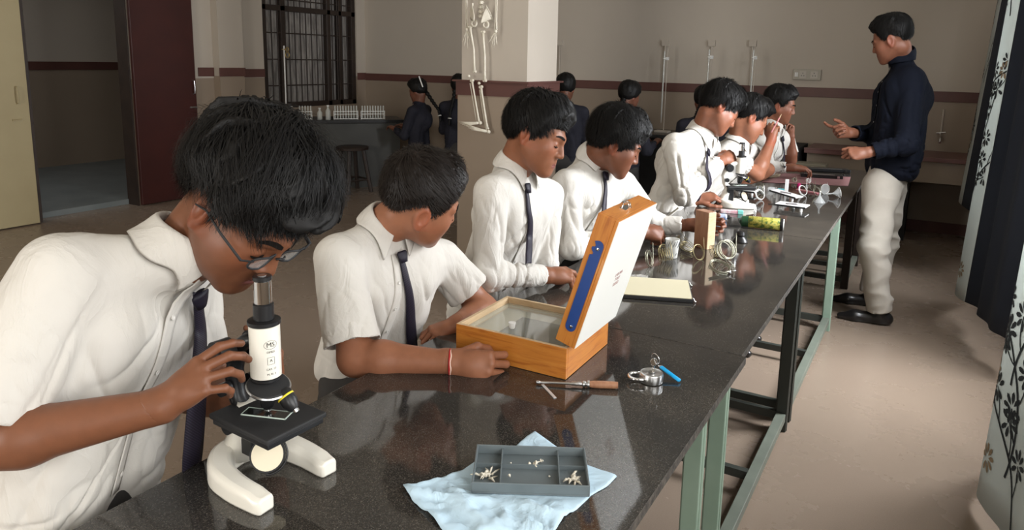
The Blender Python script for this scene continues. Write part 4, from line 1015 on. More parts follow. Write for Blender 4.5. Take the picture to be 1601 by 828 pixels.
# the teacher, standing
fe1 = np.array([-.165,4.50,0]); fe2 = np.array([-.235,4.82,0]); dv = unit([-1,-.12,0])
T1 = person(dict(label='man in navy shirt and cream trousers standing beside the bench, talking with his hands', seed=83, res=.0052, sres=.0058, s=1.06, chest=1.10, girth=1.22, back=.11,
    head=dict(o=(-.268,4.754,1.609), f=(-.902,.187,-.389), u=(-.402,-.033,.915), s=1.05), tone=(0.215,0.087,0.051),
    J=dict(neck=(-0.2173,4.8221,1.5095), shR=(-0.2173,5.0031,1.3594), shL=(-0.1487,4.6963,1.3881), pel=(-0.1948,4.7697,0.8989), elL=(-0.1266,4.5207,1.0392), wrL=(-0.3070,4.4516,0.9858), elR=(-0.3037,4.9711,1.0456), wrR=(-0.4319,4.7238,1.0638)),
    long=True, cuff=.88, top='navy', wrinkle=1.1, hemlen=.10,
    handL=dict(d=(-0.8936,-0.4270,-0.1384), n=(0.4605,-0.6077,0.6470), side=-1, s=1.0, curl=[(55,70,40),(58,72,40),(60,74,40),(62,74,40)]),
    handR=dict(d=(-0.8097,-0.5846,0.0517), n=(-0.4966,0.6656,-0.5571), side=1, s=1.0, curl=[(14,16,10),(60,70,40),(64,74,40),(66,76,40)]),
    hair=dict(z=[.070,.066,.050,.000,.006,.030,.004,-.034,-.046], t=.010, front=.006, top=.016, count=1800, len=.035, w=.0015, lift=.006), hres=.006,
    colr=dict(r=.066, h=.040, leaf=.046, point=.01), floor=True, placket=True,
    leg=dict(m='chino', rad=(.092,.068,.062), kf=14, wr=.010, J=dict(L=(np.array((-0.2345,4.6171,0.7826)), np.array((-0.2320,4.4583,0.4572)), fe1+np.array([0,0,.085]), dv), R=(np.array((-0.2116,4.8363,0.7544)), np.array((-0.1995,4.8642,0.3948)), fe2+np.array([0,0,.085]), dv))), lres=.007))
# girls working along the back wall
def girl(label, o, f, bx, by, h, seed, braid=None, top='kurta', hz=None, arms=True, clip=False, gr='schoolgirls along the back wall'):
    o = np.array(o); f = unit([f[0], f[1], 0]); l = np.array([f[1], -f[0], 0]); nb = np.array([o[0]-f[0]*.02, o[1]-f[1]*.02, o[2]-.155]); sh = nb-np.array([0,0,.06])
    J = dict(neck=nb, shR=sh+l*.165, shL=sh-l*.165, pel=sh-np.array([0,0,.46]), elR=sh+l*.20+f*.08-np.array([0,0,.26]), elL=sh-l*.20+f*.08-np.array([0,0,.26]), wrR=sh+l*.13+f*.24-np.array([0,0,.20]), wrL=sh-l*.13+f*.24-np.array([0,0,.20]))
    p = person(dict(label=label, group=gr, seed=seed, res=.009, sres=.010, s=.92, head=dict(o=tuple(o), f=tuple(f+np.array([0,0,-.35])), u=(0,0,1), s=.98), tone=(0.146,0.060,0.036), J=J, long=True, top=top, hemlen=.34, wrinkle=1,
        handR=dict(n=(0,0,1), side=1), handL=dict(n=(0,0,1), side=-1), placket=False, face=False,
        hair=dict(z=[.062,.058,.03,-.03,-.05,-.06,-.08,-.09,-.095], t=.020, front=.008, top=.008), hres=.009, collar=True, colr=dict(r=.056, leaf=.03, point=.01),
        leg=dict(J={k: (J['pel']+l*sg*.08, np.array([J['pel'][0], J['pel'][1], .42])+l*sg*.08+f*.02, np.array([J['pel'][0], J['pel'][1], .09])+l*sg*.08, f) for sg, k in ((1,'R'),(-1,'L'))}, m='trous', wr=.004), lres=.014))
    if braid:
        bm = B(); pts = [Vector((np.array(q)-p['org']).tolist()) for q in braid]; P_ = []
        for i in range(41):
            t_ = i/40*(len(pts)-1); k = min(int(t_), len(pts)-2); P_.append(pts[k].lerp(pts[k+1], t_-k))
        tube(bm, P_, [(.022-.010*i/40)*(1+.22*math.sin(i*1.6)) for i in range(41)], 10); obj('braid', bm, M['hair'], p['root'], True)
        c = P_[33]; obj('hair_tie', ring(B(), c, P_[34]-P_[32], .016, .006, 14, 6), mat('pale_hair_tie', (.6,.6,.58), .5), p['root'], True)
    return p
G1 = girl('girl in slate tunic with a white hair clip and long braid at the far bench', (-4.9175,6.3483,1.1093), (-0.9833,-0.1637,-0.0795), 0,0,0, 91, braid=[(-4.8527,6.3891,1.1244),(-4.7373,6.3734,1.0049),(-4.6378,6.3541,0.9139),(-4.6071,6.3472,0.7921)])
bm = B(); tube(bm, [(0,0,0), Vector(np.array((-4.7996,6.2855,1.1561))-np.array((-4.8473,6.2810,1.2705)))], .007, 8)
tag(obj('hair_clip', bm, M['whitepl']), 'white hair clip in the hair of the girl at the far bench', 'hair clip').location = (-4.8473,6.2810,1.2705)
G2 = girl('girl with a long dark braid, half hidden behind the square pillar', (-4.4731,6.5008,1.1624), (-0.3080,0.9369,-0.1657), 0,0,0, 92, braid=[(-4.4806,6.4392,1.1703),(-4.4552,6.3682,1.0376),(-4.4706,6.3319,0.9029),(-4.4676,6.3049,0.7619)])
G3 = girl('girl standing at the back bench beside the pillar, seen from behind', (-2.9486,5.9896,1.2126), (-0.4032,0.8991,-0.1703), 0,0,0, 93, braid=[(-2.8978,5.8653,1.1490),(-2.8735,5.7983,1.0392),(-2.8716,5.7766,0.9270)])
G4 = girl('girl with loose dark hair at the back bench, beyond the boy with lowered head', (-2.4014,6.1802,1.1587), (0.4681,0.8804,-0.0765), 0,0,0, 94, braid=[(-2.4130,6.0743,1.1334),(-2.4086,5.9993,1.0410),(-2.4079,5.9794,0.9410)])
G5 = girl('girl at the back bench, only her dark hair showing behind the bending boy', (-1.7611,6.3139,1.1355), (-0.1981,0.9673,-0.1585), 0,0,0, 95, braid=[(-1.7528,6.1944,1.1022),(-1.7753,6.1393,1.0111),(-1.7793,6.1172,0.9139)])

# ---------------------------------------------------------------- objects on the bench
def put(o, base): o.location = Vector(base); return o
def curved_text(s, size, R, mtx, name, m, parent, ang0=0, z0=0, depth=.0001):
    """lettering wrapped on a vertical cylinder of radius R, centred on angle ang0"""
    me = text_mesh(s, size, depth)
    for v in me.vertices:
        a = ang0+v.co.x/R; r = R+.0003+v.co.z; v.co = mtx @ Vector((r*math.cos(a), r*math.sin(a), z0+v.co.y))
    return link(me, name, parent, m)
def microscope(label, base, rz, full=True, lean=0, s=1.0, grp='student microscopes on the bench'):
    """compound microscope; +x of its own frame is the open end of the horseshoe foot"""
    t = thing('microscope', label, 'microscope', base, rz, grp); W_ = M['white']; K = M['black']
    # horseshoe foot
    bm = B(); outer = []; sp = [(.085,.062),(.02,.066),(-.035,.060),(-.070,.036),(-.080,.0)]; sp = sp+[(x,-y) for x,y in sp[-2::-1]]
    pts = []
    for i in range(len(sp)-1):
        for k in range(5): pts.append((sp[i][0]+(sp[i+1][0]-sp[i][0])*k/5, sp[i][1]+(sp[i+1][1]-sp[i][1])*k/5))
    pts.append(sp[-1]); P_ = [Vector((x*s,y*s,0)) for x,y in pts]; L_ = []
    for it in range(3): P_ = [P_[0]]+[(P_[i-1]+P_[i]*2+P_[i+1])/4 for i in range(1,len(P_)-1)]+[P_[-1]]
    rings = []
    for i, p in enumerate(P_):
        d = (P_[min(i+1,len(P_)-1)]-P_[max(i-1,0)]).normalized(); n = Vector((-d.y,d.x,0)); c = min(i, len(P_)-1-i); h = (.026 if c < 2 else .030+.012*min(1,(c-2)/14))*s; w = (.017+.004*min(1,c/14))*s
        e = 1 if c else .85
        rings.append([bm.verts.new(p+n*a*w*e+Vector((0,0,b*h))) for a,b in ((-1,0),(-1,.75),(-.7,1),(.7,1),(1,.75),(1,0))])
    for a, b in zip(rings[:-1], rings[1:]):
        for j in range(6): bm.faces.new((a[j], b[j], b[(j+1)%6], a[(j+1)%6]))
    bm.faces.new(rings[0]); bm.faces.new(rings[-1][::-1]); bmesh.ops.recalc_face_normals(bm, faces=bm.faces)
    o = obj('foot', bm, W_, t, 'auto', bev=.004*s)
    bm = B(); tube(bm, [(-.072*s,0,.02*s),(-.060*s,0,.06*s),(-.040*s,0,.115*s)], [.030*s,.021*s,.017*s], 14); obj('pillar', bm, W_, t, True)
    obj('pillar_slide', box(B(), -.046*s,-.018*s,-.013*s,.013*s,.030*s,.110*s), K, t, bev=.002)
    obj('tilt_knob', cyl(B(), (-.045*s,-.040*s,.088*s),(-.045*s,.040*s,.088*s),.013*s,18), K, t, 'auto')
    # arm: curved limb behind the tube
    bm = B(); ap = [(-.045*s,0,.09*s),(-.066*s,0,.125*s),(-.074*s,0,.165*s),(-.062*s,0,.207*s),(-.030*s,0,.230*s),(-.004*s,0,.236*s)]
    tube(bm, ap, [.017*s]*4+[.015*s,.013*s], 12, flat=.8); obj('arm', bm, K if full else W_, t, True)
    for sg in (1,-1):
        bm = B(); ya, yb = sg*.018*s, sg*.046*s; cyl(bm, (-.055*s,ya,.212*s),(-.055*s,yb,.212*s),.021*s,26); cyl(bm, (-.055*s,yb,.212*s),(-.055*s,yb+sg*.003,.212*s),.015*s,20)
        obj('focus_knob', bm, K, t, 'auto')
        obj('fine_knob', cyl(B(), (-.062*s,ya,.145*s),(-.062*s,sg*.036*s,.145*s),.011*s,18), K, t, 'auto')
    # stage
    obj('stage', box(B(), -.062*s,.086*s,-.058*s,.058*s,.106*s,.115*s), M['blackmatte'], t, bev=.003)
    obj('stage_edge', box(B(), -.058*s,.082*s,-.054*s,.054*s,.096*s,.106*s), K, t, bev=.002)
    bm = B(); cyl(bm, (.012*s,0,.086*s),(.012*s,0,.098*s),.020*s,20); obj('condenser', bm, K, t, 'auto')
    gl = obj('slide', box(B(), -.012*s,.012*s,-.038*s,.038*s,.1152*s,.1168*s), M['glass'], t); gl['label'] = 'clear glass slide'; gl.rotation_euler = (0,0,-1.15); gl.location = (.014*s,-.004*s,0)
    bm = B()
    for c_ in ((-.0125,.0125,-.0385,-.0372),(-.0125,.0125,.0372,.0385),(-.0125,-.0113,-.0385,.0385),(.0113,.0125,-.0385,.0385)): box(bm, c_[0]*s,c_[1]*s,c_[2]*s,c_[3]*s,.1151*s,.1169*s)
    obj('slide_rim', bm, mat('frosted_edge', (.55,.65,.58), .3), gl)
    # mirror
    bm = B(); c = Vector((.034*s,-.020*s,.058*s)); ax = Vector((.62,-.62,.42)).normalized()
    mtx = align(c, ax); lathe(bm, [(.001,-.004*s),(.026*s,-.004*s),(.028*s,.0),(.027*s,.004*s),(.0245*s,.004*s)], 30, mtx); mr = obj('mirror', bm, M['blackmatte'], t, 'auto')
    obj('mirror_glass', lathe(B(), [(.001,0),(.0245*s,0),(.0245*s,.0006)], 30, align(c+ax*.0042*s, ax)), mat('mirror_cream', (.62,.56,.42), .35, .1), mr)
    bm = B(); xx, yy, _ = frame_of(ax); ring(bm, c, ax, .0300*s, .0018*s, 20, 6, -math.pi/2, math.pi/2); tube(bm, [c-yy*.0300*s, (.004*s,-.004*s,.046*s), (-.025*s,0,.050*s)], .0022*s, 8); obj('mirror_fork', bm, K, t, True)
    # optical tube
    tx = .012*s
    def tb(nm, z0, z1, r, m, n=30, lip=True): 
        return obj(nm, lathe(B(), [(r*.93,z0),(r,z0+.0012),(r,z1-.0012),(r*.93,z1)], n, Matrix.Translation((tx,0,0))), m, t, 'auto')
    tb('body_tube', .180*s, .266*s, .0240*s, W_, 40); tb('tube_collar', .266*s, .274*s, .0258*s, K); tb('tube_ring', .174*s,.180*s,.0236*s,K)
    tb('draw_tube', .274*s, .300*s, .0160*s, K); tb('eyepiece', .300*s, .338*s, .0135*s, M['chrome']); tb('eyepiece_cap', .338*s, .345*s, .0148*s, K)
    obj('eye_lens', lathe(B(), [(.001,.3452*s),(.0075*s,.3452*s),(.0075*s,.3458*s)], 20, Matrix.Translation((tx,0,0))), M['steel'], t)
    nm = align(Vector((tx+.010*s,-.004*s,.166*s)), Vector((.30,-.10,1)))
    obj('nosepiece', lathe(B(), [(.020*s,-.008*s),(.032*s,-.005*s),(.034*s,0),(.031*s,.004*s),(.012*s,.008*s)], 34, nm), M['blackmatte'], t, 'auto')
    obj('nosepiece_ring', lathe(B(), [(.0335*s,-.002*s),(.0350*s,0),(.0335*s,.002*s)], 34, nm), M['steel'], t, 'auto')
    o1 = obj('objective', lathe(B(), [(.0065*s,.123*s),(.0110*s,.129*s),(.0128*s,.136*s),(.0128*s,.156*s),(.011*s,.163*s)], 26, Matrix.Translation((tx,0,0))), K, t, 'auto')
    obj('objective_tip', lathe(B(), [(.004*s,.118*s),(.0065*s,.120*s),(.0065*s,.1235*s)], 20, Matrix.Translation((tx,0,0))), M['chrome'], o1, 'auto')
    d2 = Vector((.70,.12,-.70)).normalized(); b2 = Vector((tx+.030*s,.006*s,.158*s)); m2 = align(b2, d2)
    o2 = obj('objective', lathe(B(), [(.0115*s,0),(.0135*s,.004*s),(.0135*s,.022*s),(.010*s,.032*s),(.0075*s,.036*s)], 26, m2), K, t, 'auto')
    obj('objective_band', lathe(B(), [(.0136*s,.009*s),(.0141*s,.0105*s),(.0136*s,.012*s)], 26, m2), mat('yellow_band', (.75,.62,.03), .4), o2, 'auto')
    obj('objective_tip', lathe(B(), [(.0055*s,.036*s),(.005*s,.041*s),(.002*s,.043*s)], 18, m2), M['chrome'], o2, 'auto')
    return t, tx, o1
a_cam = math.atan2(-1, 1.0)   # lettering faces the camera side
mt, tx, ob1 = microscope('nearest microscope with white tube and black stage on a horseshoe foot', (-.985,.820,.70), math.radians(-4), s=1.10)
a0 = 0; T0 = Matrix.Translation((tx,0,0)); aa = math.radians(-16)
ink = mat('black_lettering', (.02,.02,.02), .5)
for s_, sz, z in (('MS', .0120, .2620), ('OMEX', .0052, .2490), ('CAT. 17', .0050, .2180), ('M. N. 3', .0050, .2090)): curved_text(s_, sz, .0265, T0, 'lettering', ink, mt, aa, z)
curved_text('A', .0075, .0265, T0, 'emblem_letter', ink, mt, aa, .2335)
def wrap_loop(pts2, w, name):
    bm = B(); tube(bm, [T0 @ Vector((.0266*math.cos(aa+x/.0265), .0266*math.sin(aa+x/.0265), z)) for x, z in pts2], w, 5, closed=True); obj(name, bm, ink, mt)
wrap_loop([(x*.0062, .2330+z*.0064) for x, z in ((-1,-1),(0,-1),(1,-1),(1,0),(1,1),(0,1),(-1,1),(-1,0))], .00028, 'emblem_frame')
wrap_loop([(.0115*math.cos(i/20*6.283), .2620+.0076*math.sin(i/20*6.283)) for i in range(20)], .00028, 'emblem_oval')
for s_, z in (('40x/0.65', .163), ('160/0.17', .1565)):
    curved_text(s_, .0048, .01412, T0, 'lettering', mat('white_lettering', (.8,.8,.8), .5), ob1, aa, z)
m2_, _, _ = microscope('farther white microscope with a curved arm, used by the bending boy', (-0.8880,3.9225,0.7000), math.radians(28), full=False, s=1.0)

# wooden specimen box with its lid propped open
LW, LD, HB, w = .315, .265, .080, .010
boxt = thing('specimen_box', 'varnished pine specimen box with raised white lid and glass-covered tray', 'box', (-1.016, 1.468, .70), math.radians(1))
for nm, c in (('front_panel',(0,LW,0,w)),('back_panel',(0,LW,LD-w,LD)),('side_panel',(0,w,w,LD-w)),('side_panel',(LW-w,LW,w,LD-w))):
    bm = B(); box(bm, c[0],c[1],c[2],c[3],.001,HB); bm.normal_update()
    for f in bm.faces:
        if f.normal.z > .5: f.material_index = 1
        if (nm == 'front_panel' and f.normal.y > .5) or (nm == 'back_panel' and f.normal.y < -.5): f.material_index = 1
        if nm == 'side_panel' and ((c[0] == 0 and f.normal.x > .5) or (c[0] > 0 and f.normal.x < -.5)): f.material_index = 1
    obj(nm, bm, [M['pine'], M['pinein']], boxt, bev=.0012)
cream = mat('cream_lining', (.66,.62,.48), .7)
obj('bottom_panel', box(B(), w,LW-w,w,LD-w,.001,.006), M['pinein'], boxt); obj('lining', box(B(), w,LW-w,w,LD-w,.036,.048), cream, boxt)
for c in ((w,LW-w,w,w+.007),(w,LW-w,LD-w-.007,LD-w),(w,w+.007,w+.007,LD-w-.007),(LW-w-.007,LW-w,w+.007,LD-w-.007)): obj('glass_rim', box(B(), *c,.056,.062), cream, boxt)
gp = mat('box_glass', (.60,.62,.55), .03, spec=.8, alpha=.30, coat=1); obj('glass_pane', box(B(), w+.001,LW-w-.001,w+.001,LD-w-.001,.0622,.0645), gp, boxt)
o = obj('specimen_card', box(B(), .085,.285,.030,LD-.060,.0485,.0505), mottled('dark_specimen', (.085,.07,.05), (.045,.04,.03), 30, .7, .3), boxt)
lid = obj('lid', box(box(box(box(box(B(), 0,.335,0,LD,0,.008), 0,.335,0,w,.008,.052), 0,.335,LD-w,LD,.008,.052), 0,w,w,LD-w,.008,.052), .335-w,.335,w,LD-w,.008,.052), M['pine'], boxt, bev=.0012)
lid.matrix_local = Matrix(((.292,0,-.956,.333),(0,1,0,.002),(.956,0,.292,.082),(0,0,0,1)))
obj('white_panel', box(B(), .001,.334,.001,LD-.001,-.0016,-.0002), mat('white_laminate', (.86,.85,.80), .32), lid)['label'] = 'white laminated face of the lid'
bm = B(); pts = []
for i in range(13): a = math.pi/2+math.pi*i/12; pts.append((.050+.013*math.cos(a), .026+.013*math.sin(a)))
for i in range(13): a = -math.pi/2+math.pi*i/12; pts.append((.262+.013*math.cos(a), .026+.013*math.sin(a)))
pts = pts[:22]+[(.271,.037),(.262,.032),(.258,.033),(.256,.039),(.250,.039),(.243,.032),(.238,.033),(.236,.039)]
a_ = [bm.verts.new((x,-.0005,z)) for x,z in pts]; b_ = [bm.verts.new((x,-.0025,z)) for x,z in pts]; bm.faces.new(b_); bm.faces.new(a_[::-1])
for i in range(len(pts)): j = (i+1)%len(pts); bm.faces.new((a_[i],a_[j],b_[j],b_[i]))
bmesh.ops.recalc_face_normals(bm, faces=bm.faces); st = obj('side_stay', bm, mat('blue_plastic', (.012,.05,.22), .4), lid); st['label'] = 'blue slotted side stay with two screws'
for x in (.050,.255): obj('screw', lathe(B(), [(.001,0),(.0042,0),(.0036,.0016),(.001,.0022)], 14, align((x,-.0025,.024), (0,-1,0))), M['chrome'], lid)
bm = B(); ring(bm, (.342,.118,.030), (0,1,0), .0095, .0014, 20, 6); ring(bm, (.341,.112,.030), (.3,1,0), .0085, .0012, 20, 6); box(bm, .335,.3365,.095,.140,.022,.038); obj('ring_catch', bm, M['chrome'], lid, 'auto')
im = mat('faded_red_ink', (.30,.10,.09), .7)
for k, s_ in enumerate(('LABORA', 'TORY', 'SLIDES')):
    me = text_mesh(s_, .013, .0001)
    for v in me.vertices: v.co = Vector((.165-.014*k+v.co.y, .145+v.co.x, -.0018-v.co.z))
    link(me, 'lettering', lid, im)
t = thing('bottle_cap', 'small white plastic cap on the glass of the wooden box', 'cap', (-1.016+.118,1.468+.085,.7645))
obj('cap_body', lathe(B(), [(.0065,0),(.0075,.002),(.0095,.014),(.0095,.016),(.0060,.016)], 20), M['whitepl'], t, 'auto')
obj('cap_rim', ring(B(), (0,0,.0155), (0,0,1), .0095, .0008, 20, 5), M['whitepl'], t, True)

# metal tool with a wooden handle, and its loose blade
p0 = Vector((-0.7503,1.4152,0.7060)); p1 = Vector((-0.5777,1.4978,0.7090)); ln = (p1-p0).length; t = thing('dissecting_tool', 'steel rod tool with a turned brown wooden handle, beside the wooden box', 'tool', tuple(p0-Vector((0,0,.006))))
mx = align((0,0,.0062), (p1-p0)); 
obj('rod', lathe(B(), [(.0030,0),(.0046,.002),(.0046,.008),(.0030,.010),(.0030,.060*ln/.14*1),(.0044,.062*ln/.14),(.0044,.078*ln/.14),(.0030,.080*ln/.14)], 16, mx), M['steel'], t, 'auto')
obj('ferrule', lathe(B(), [(.0040,.56*ln),(.0072,.575*ln),(.0072,.60*ln),(.0056,.61*ln),(.0056,.62*ln),(.0086,.63*ln),(.0086,.655*ln)], 20, mx), M['steel'], t, 'auto')
obj('handle', lathe(B(), [(.0070,.655*ln),(.0084,.70*ln),(.0088,.80*ln),(.0086,.95*ln),(.0076,ln)], 20, mx), M['blockwood'], t, 'auto')
q0 = Vector((-0.7365,1.4217,0.7005)); q1 = Vector((-0.6795,1.3762,0.7005)); v_ = q1-q0; bm = B(); box(bm, 0,v_.length,-.0035,.0035,0,.0012, mtx=Matrix.Rotation(math.atan2(v_.y,v_.x),4,'Z'))
tag(obj('blade', bm, mat('blade_steel', (.75,.75,.75), .4, .6)), 'small loose steel blade beside the rod tool', 'blade').location = q0
# padlock, keys and blue tag
pc = Vector((-0.5252,1.5789,0.7000)); t = thing('padlock', 'round steel padlock lying flat with its key standing in it', 'padlock', tuple(pc))
obj('lock_body', lathe(B(), [(.024,0),(.0275,.002),(.0285,.008),(.0285,.020),(.027,.0235),(.0235,.0245),(.022,.0235),(.001,.0235)], 36), M['steel'], t, 'auto')
e_ = Vector((-0.8621,-0.5065,-0.0180)); e_.z = 0; e_.normalize(); f_ = Vector((-e_.y, e_.x, 0))
bm = B(); tube(bm, [e_*.012+f_*.019+Vector((0,0,.013)), e_*.030+f_*.019+Vector((0,0,.013))]+[e_*(.036+.017*math.cos(a))+f_*.019*math.sin(a)+Vector((0,0,.013)) for a in [math.pi/2-math.pi*i/12 for i in range(13)]]+[e_*.022-f_*.019+Vector((0,0,.013))], .0042, 12); obj('shackle', bm, M['chrome'], t, True)
obj('keyhole_plate', lathe(B(), [(.001,.0246),(.008,.0246),(.008,.0252)], 20), M['chrome'], t)
k_ = thing('door_key', 'small steel key standing in the round padlock with a wire ring', 'key', tuple(pc+Vector((0.004,0,.0245))))
bm = B(); lathe(bm, [(.0085,-.0008),(.0095,0),(.0085,.0008)], 22, align((0,0,.026), (0.7230,-0.6694,0.1710))); box(bm, -.003,.003,-.0008,.0008,0,.020); obj('key_blade', bm, M['chrome'], k_, 'auto')
obj('key_ring', ring(B(), (0.003,.002,.034), (0.4365,0.8903,0.1294), .013, .0008, 26, 6), M['chrome'], k_, True)
b0 = Vector((-0.5183,1.6248,0.7220)); b1 = Vector((-0.4644,1.6092,0.7050)); t = thing('key_tag', 'bright blue plastic key tag leaning on the padlock', 'key tag', tuple(b1))
bm = B(); tube(bm, [b0-b1, (b0-b1)*.97, (b0-b1)*.03, Vector((0,0,0))], [.0045,.0062,.0062,.0045], 14, flat=.6); obj('tag_body', bm, mat('bright_blue', (.0,.30,.62), .4), t, 'auto')
obj('tag_eyelet', ring(B(), (b0-b1)*1.03, (0,0,1), .0038, .001, 14, 6), M['chrome'], t, True)

# pale blue cloth under the grey tray
tA, tB_ = np.array((-0.6345,0.9661,0.7050)), np.array((-0.4535,1.0659,0.7050)); tC = np.array((-0.6912,1.0688,0.7270)); u_ = unit(tB_-tA); v_ = np.array([-u_[1],u_[0],0]); tw = float(np.linalg.norm(tB_-tA)); td = .128
O = [np.array(q) for q in [(-0.7478,0.9180,0.7000),(-0.7335,0.9455,0.7000),(-0.7103,0.9816,0.7000),(-0.6917,1.0203,0.7000),(-0.6884,1.0584,0.7000),(-0.6485,1.1294,0.7000),(-0.6504,1.1887,0.7000),(-0.6474,1.2210,0.7000),(-0.6197,1.2081,0.7000),(-0.5776,1.1881,0.7000),(-0.5204,1.1640,0.7000),(-0.4727,1.1605,0.7000),(-0.4389,1.1592,0.7000),(-0.4425,1.1138,0.7000),(-0.4553,1.0784,0.7000),(-0.4578,1.0311,0.7000),(-0.4668,1.0026,0.7000),(-0.4673,0.9703,0.7000),(-0.4556,0.9250,0.7000),(-0.4659,0.8868,0.7000),(-0.5006,0.8584,0.7000),(-0.5412,0.8401,0.7000),(-0.5842,0.8451,0.7000),(-0.6234,0.8616,0.7000),(-0.6592,0.8786,0.7000),(-0.6885,0.8871,0.7000),(-0.7141,0.8989,0.7000)]]
c0 = sum(O)/len(O); nA, nR = 96, 22; bm = B(); ringsv = []
for r_ in range(1, nR+1):
    row = []
    for a in range(nA):
        x = a/nA*len(O); i = int(x); fr_ = x-i; p = (O[i]*(1-fr_)+O[(i+1)%len(O)]*fr_); q = c0+(p-c0)*(r_/nR); row.append(q)
    ringsv.append(row)
A_ = np.array(ringsv).reshape(-1,3).astype(np.float32); far = np.repeat(np.arange(1,nR+1)/nR, nA)
near = np.clip((1.16-A_[:,1]-.35*(A_[:,0]+.6))/.10, 0, 1)
inT = ((A_-tA)@u_ > -.012)*((A_-tA)@u_ < tw+.012)*((A_-tA)@v_ > -.012)*((A_-tA)@v_ < .140)
zz = (.0105*np.clip(1-np.abs(vnoise(np.stack([A_[:,0]*16+A_[:,1]*12, A_[:,1]*26-A_[:,0]*8, A_[:,0]*0], 1), 3))*2.4, 0, 1)+.005*np.clip(1-np.abs(vnoise(A_*48, 5))*3.5, 0, 1))*(.15+near*1.0)*np.clip(far*2.2-.2, 0, 1)
zz = np.where(inT, 0, zz); A_[:,2] = .7012+zz+.001; A_[-nA:,2] = np.minimum(A_[-nA:,2], .7012+zz[-nA:]*.6)
vs = [bm.verts.new(Vector(p.tolist())-Vector(c0.tolist())) for p in A_]; cv = bm.verts.new((0,0,.0022))
for r_ in range(nR-1):
    for a in range(nA): bm.faces.new((vs[r_*nA+a], vs[(r_+1)*nA+a], vs[(r_+1)*nA+(a+1)%nA], vs[r_*nA+(a+1)%nA]))
for a in range(nA): bm.faces.new((cv, vs[a], vs[(a+1)%nA]))
o = obj('cloth', bm, fabric('pale_blue_tissue', (.52,.68,.79), (.48,.64,.76), 500, .1, crease=.5), None, True); o.location = Vector(c0.tolist()); tag(o, 'crumpled pale blue cloth spread under the grey tray', 'cloth'); so = o.modifiers.new('s','SOLIDIFY'); so.thickness = .0009; so.offset = 1
# grey compartment tray
t = thing('compartment_tray', 'dark grey plastic tray with compartments holding pale scraps', 'tray', tuple(tA+np.array([0,0,-.0008])), math.atan2(u_[1],u_[0])); gm = mottled('grey_plastic', (.13,.155,.165), (.11,.135,.145), 20, .42, .1); q = .0028; hz = .021
obj('tray_floor', box(B(), 0,tw,0,td,0,.003), gm, t, bev=.001)
obj('tray_wall', box(box(box(box(B(), 0,tw,0,q,.003,hz), 0,tw,td-q,td,.003,hz), 0,q,q,td-q,.003,hz), tw-q,tw,q,td-q,.003,hz), gm, t, bev=.0008)
for nm, c in (('divider',(tw*.235,tw*.235+.002,q,td-q,.003,.016)),('divider',(tw*.745,tw*.745+.002,q,td-q,.003,.016)),('divider',(q,tw-q,td*.60,td*.60+.002,.003,.012)),('divider',(q,tw-q,td*.17,td*.17+.002,.003,.008))): obj(nm, box(B(), *c), gm, t)
rs = random.Random(4)
def scrap(label, x, y, size, k, cat='scrap', cm='bone'):
    b = Matrix.Rotation(math.atan2(u_[1],u_[0]),4,'Z') @ Vector((x,y,.0035)); bm = B()
    for i in range(k):
        a = rs.random()*6.28; l = size*(.5+rs.random()*.6); ox, oy = (rs.random()-.5)*size, (rs.random()-.5)*size; z = .0012+rs.random()*.003
        tube(bm, [(ox,oy,z),(ox+math.cos(a)*l*.5,oy+math.sin(a)*l*.5,z+rs.random()*.005),(ox+math.cos(a)*l,oy+math.sin(a)*l,z+.001)], [.0013,.0022*rs.uniform(.6,1.4),.0008], 6)
    for i in range(k//2):
        bmesh.ops.create_icosphere(bm, subdivisions=1, radius=.0022*rs.uniform(.6,1.5), matrix=Matrix.Translation(((rs.random()-.5)*size,(rs.random()-.5)*size,.003)))
    o = obj('pale_scrap', bm, M['bone'], None, True); o['kind'] = 'stuff'; o.location = t.location+b; tag(o, label, cat)
scrap('pale scraps in the left compartment of the grey tray', tw*.12, td*.38, .019, 16); scrap('single pale sliver beside the left divider of the grey tray', tw*.29, td*.38, .008, 1)
scrap('pale crumbs near the middle divider of the grey tray', tw*.53, td*.68, .012, 6); scrap('pair of tiny pale crumbs right of the tray middle', tw*.60, td*.76, .006, 2)
scrap('lone pale crumb in the wide front compartment', tw*.66, td*.38, .004, 1); scrap('spiky pale scraps in the right compartment of the grey tray', tw*.87, td*.36, .018, 12); scrap('dark-edged fleck behind the long divider of the tray', tw*.33, td*.65, .005, 1)

# cream board in a black tray
bA = np.array((-.852,2.245,.70)); bB = np.array((-0.6080,2.2025,0.7000)); bC = np.array((-0.6186,2.4109,0.7000)); u2 = unit(bB-np.array((-0.7944,2.1319,0.7000))); wd = .225; dd_ = float(np.linalg.norm(bC-bB)); st_ = bB-u2*wd
t = thing('pinning_board', 'cream pinning board in a shallow black tray with steel clips', 'board', tuple(st_), math.atan2(u2[1],u2[0])); 
obj('tray_base', box(B(), 0,wd,0,dd_,0,.012), M['black'], t, bev=.002); obj('cream_pad', box(B(), .004,wd-.004,.004,dd_-.004,.012,.0145), mat('cream_board', (.66,.61,.44), .6), t, bev=.001)
for x, y in ((wd-.006,.004),(wd-.006,dd_-.03)):
    bm = B(); tube(bm, [(x,y,.0160),(x+.006,y,.0150),(x+.010,y,.006),(x+.013,y,-.000)], .0016, 8); bmesh.ops.create_icosphere(bm, subdivisions=2, radius=.0035, matrix=Matrix.Translation((x+.011,y,.0045))); obj('clip', bm, M['chrome'], t, True)

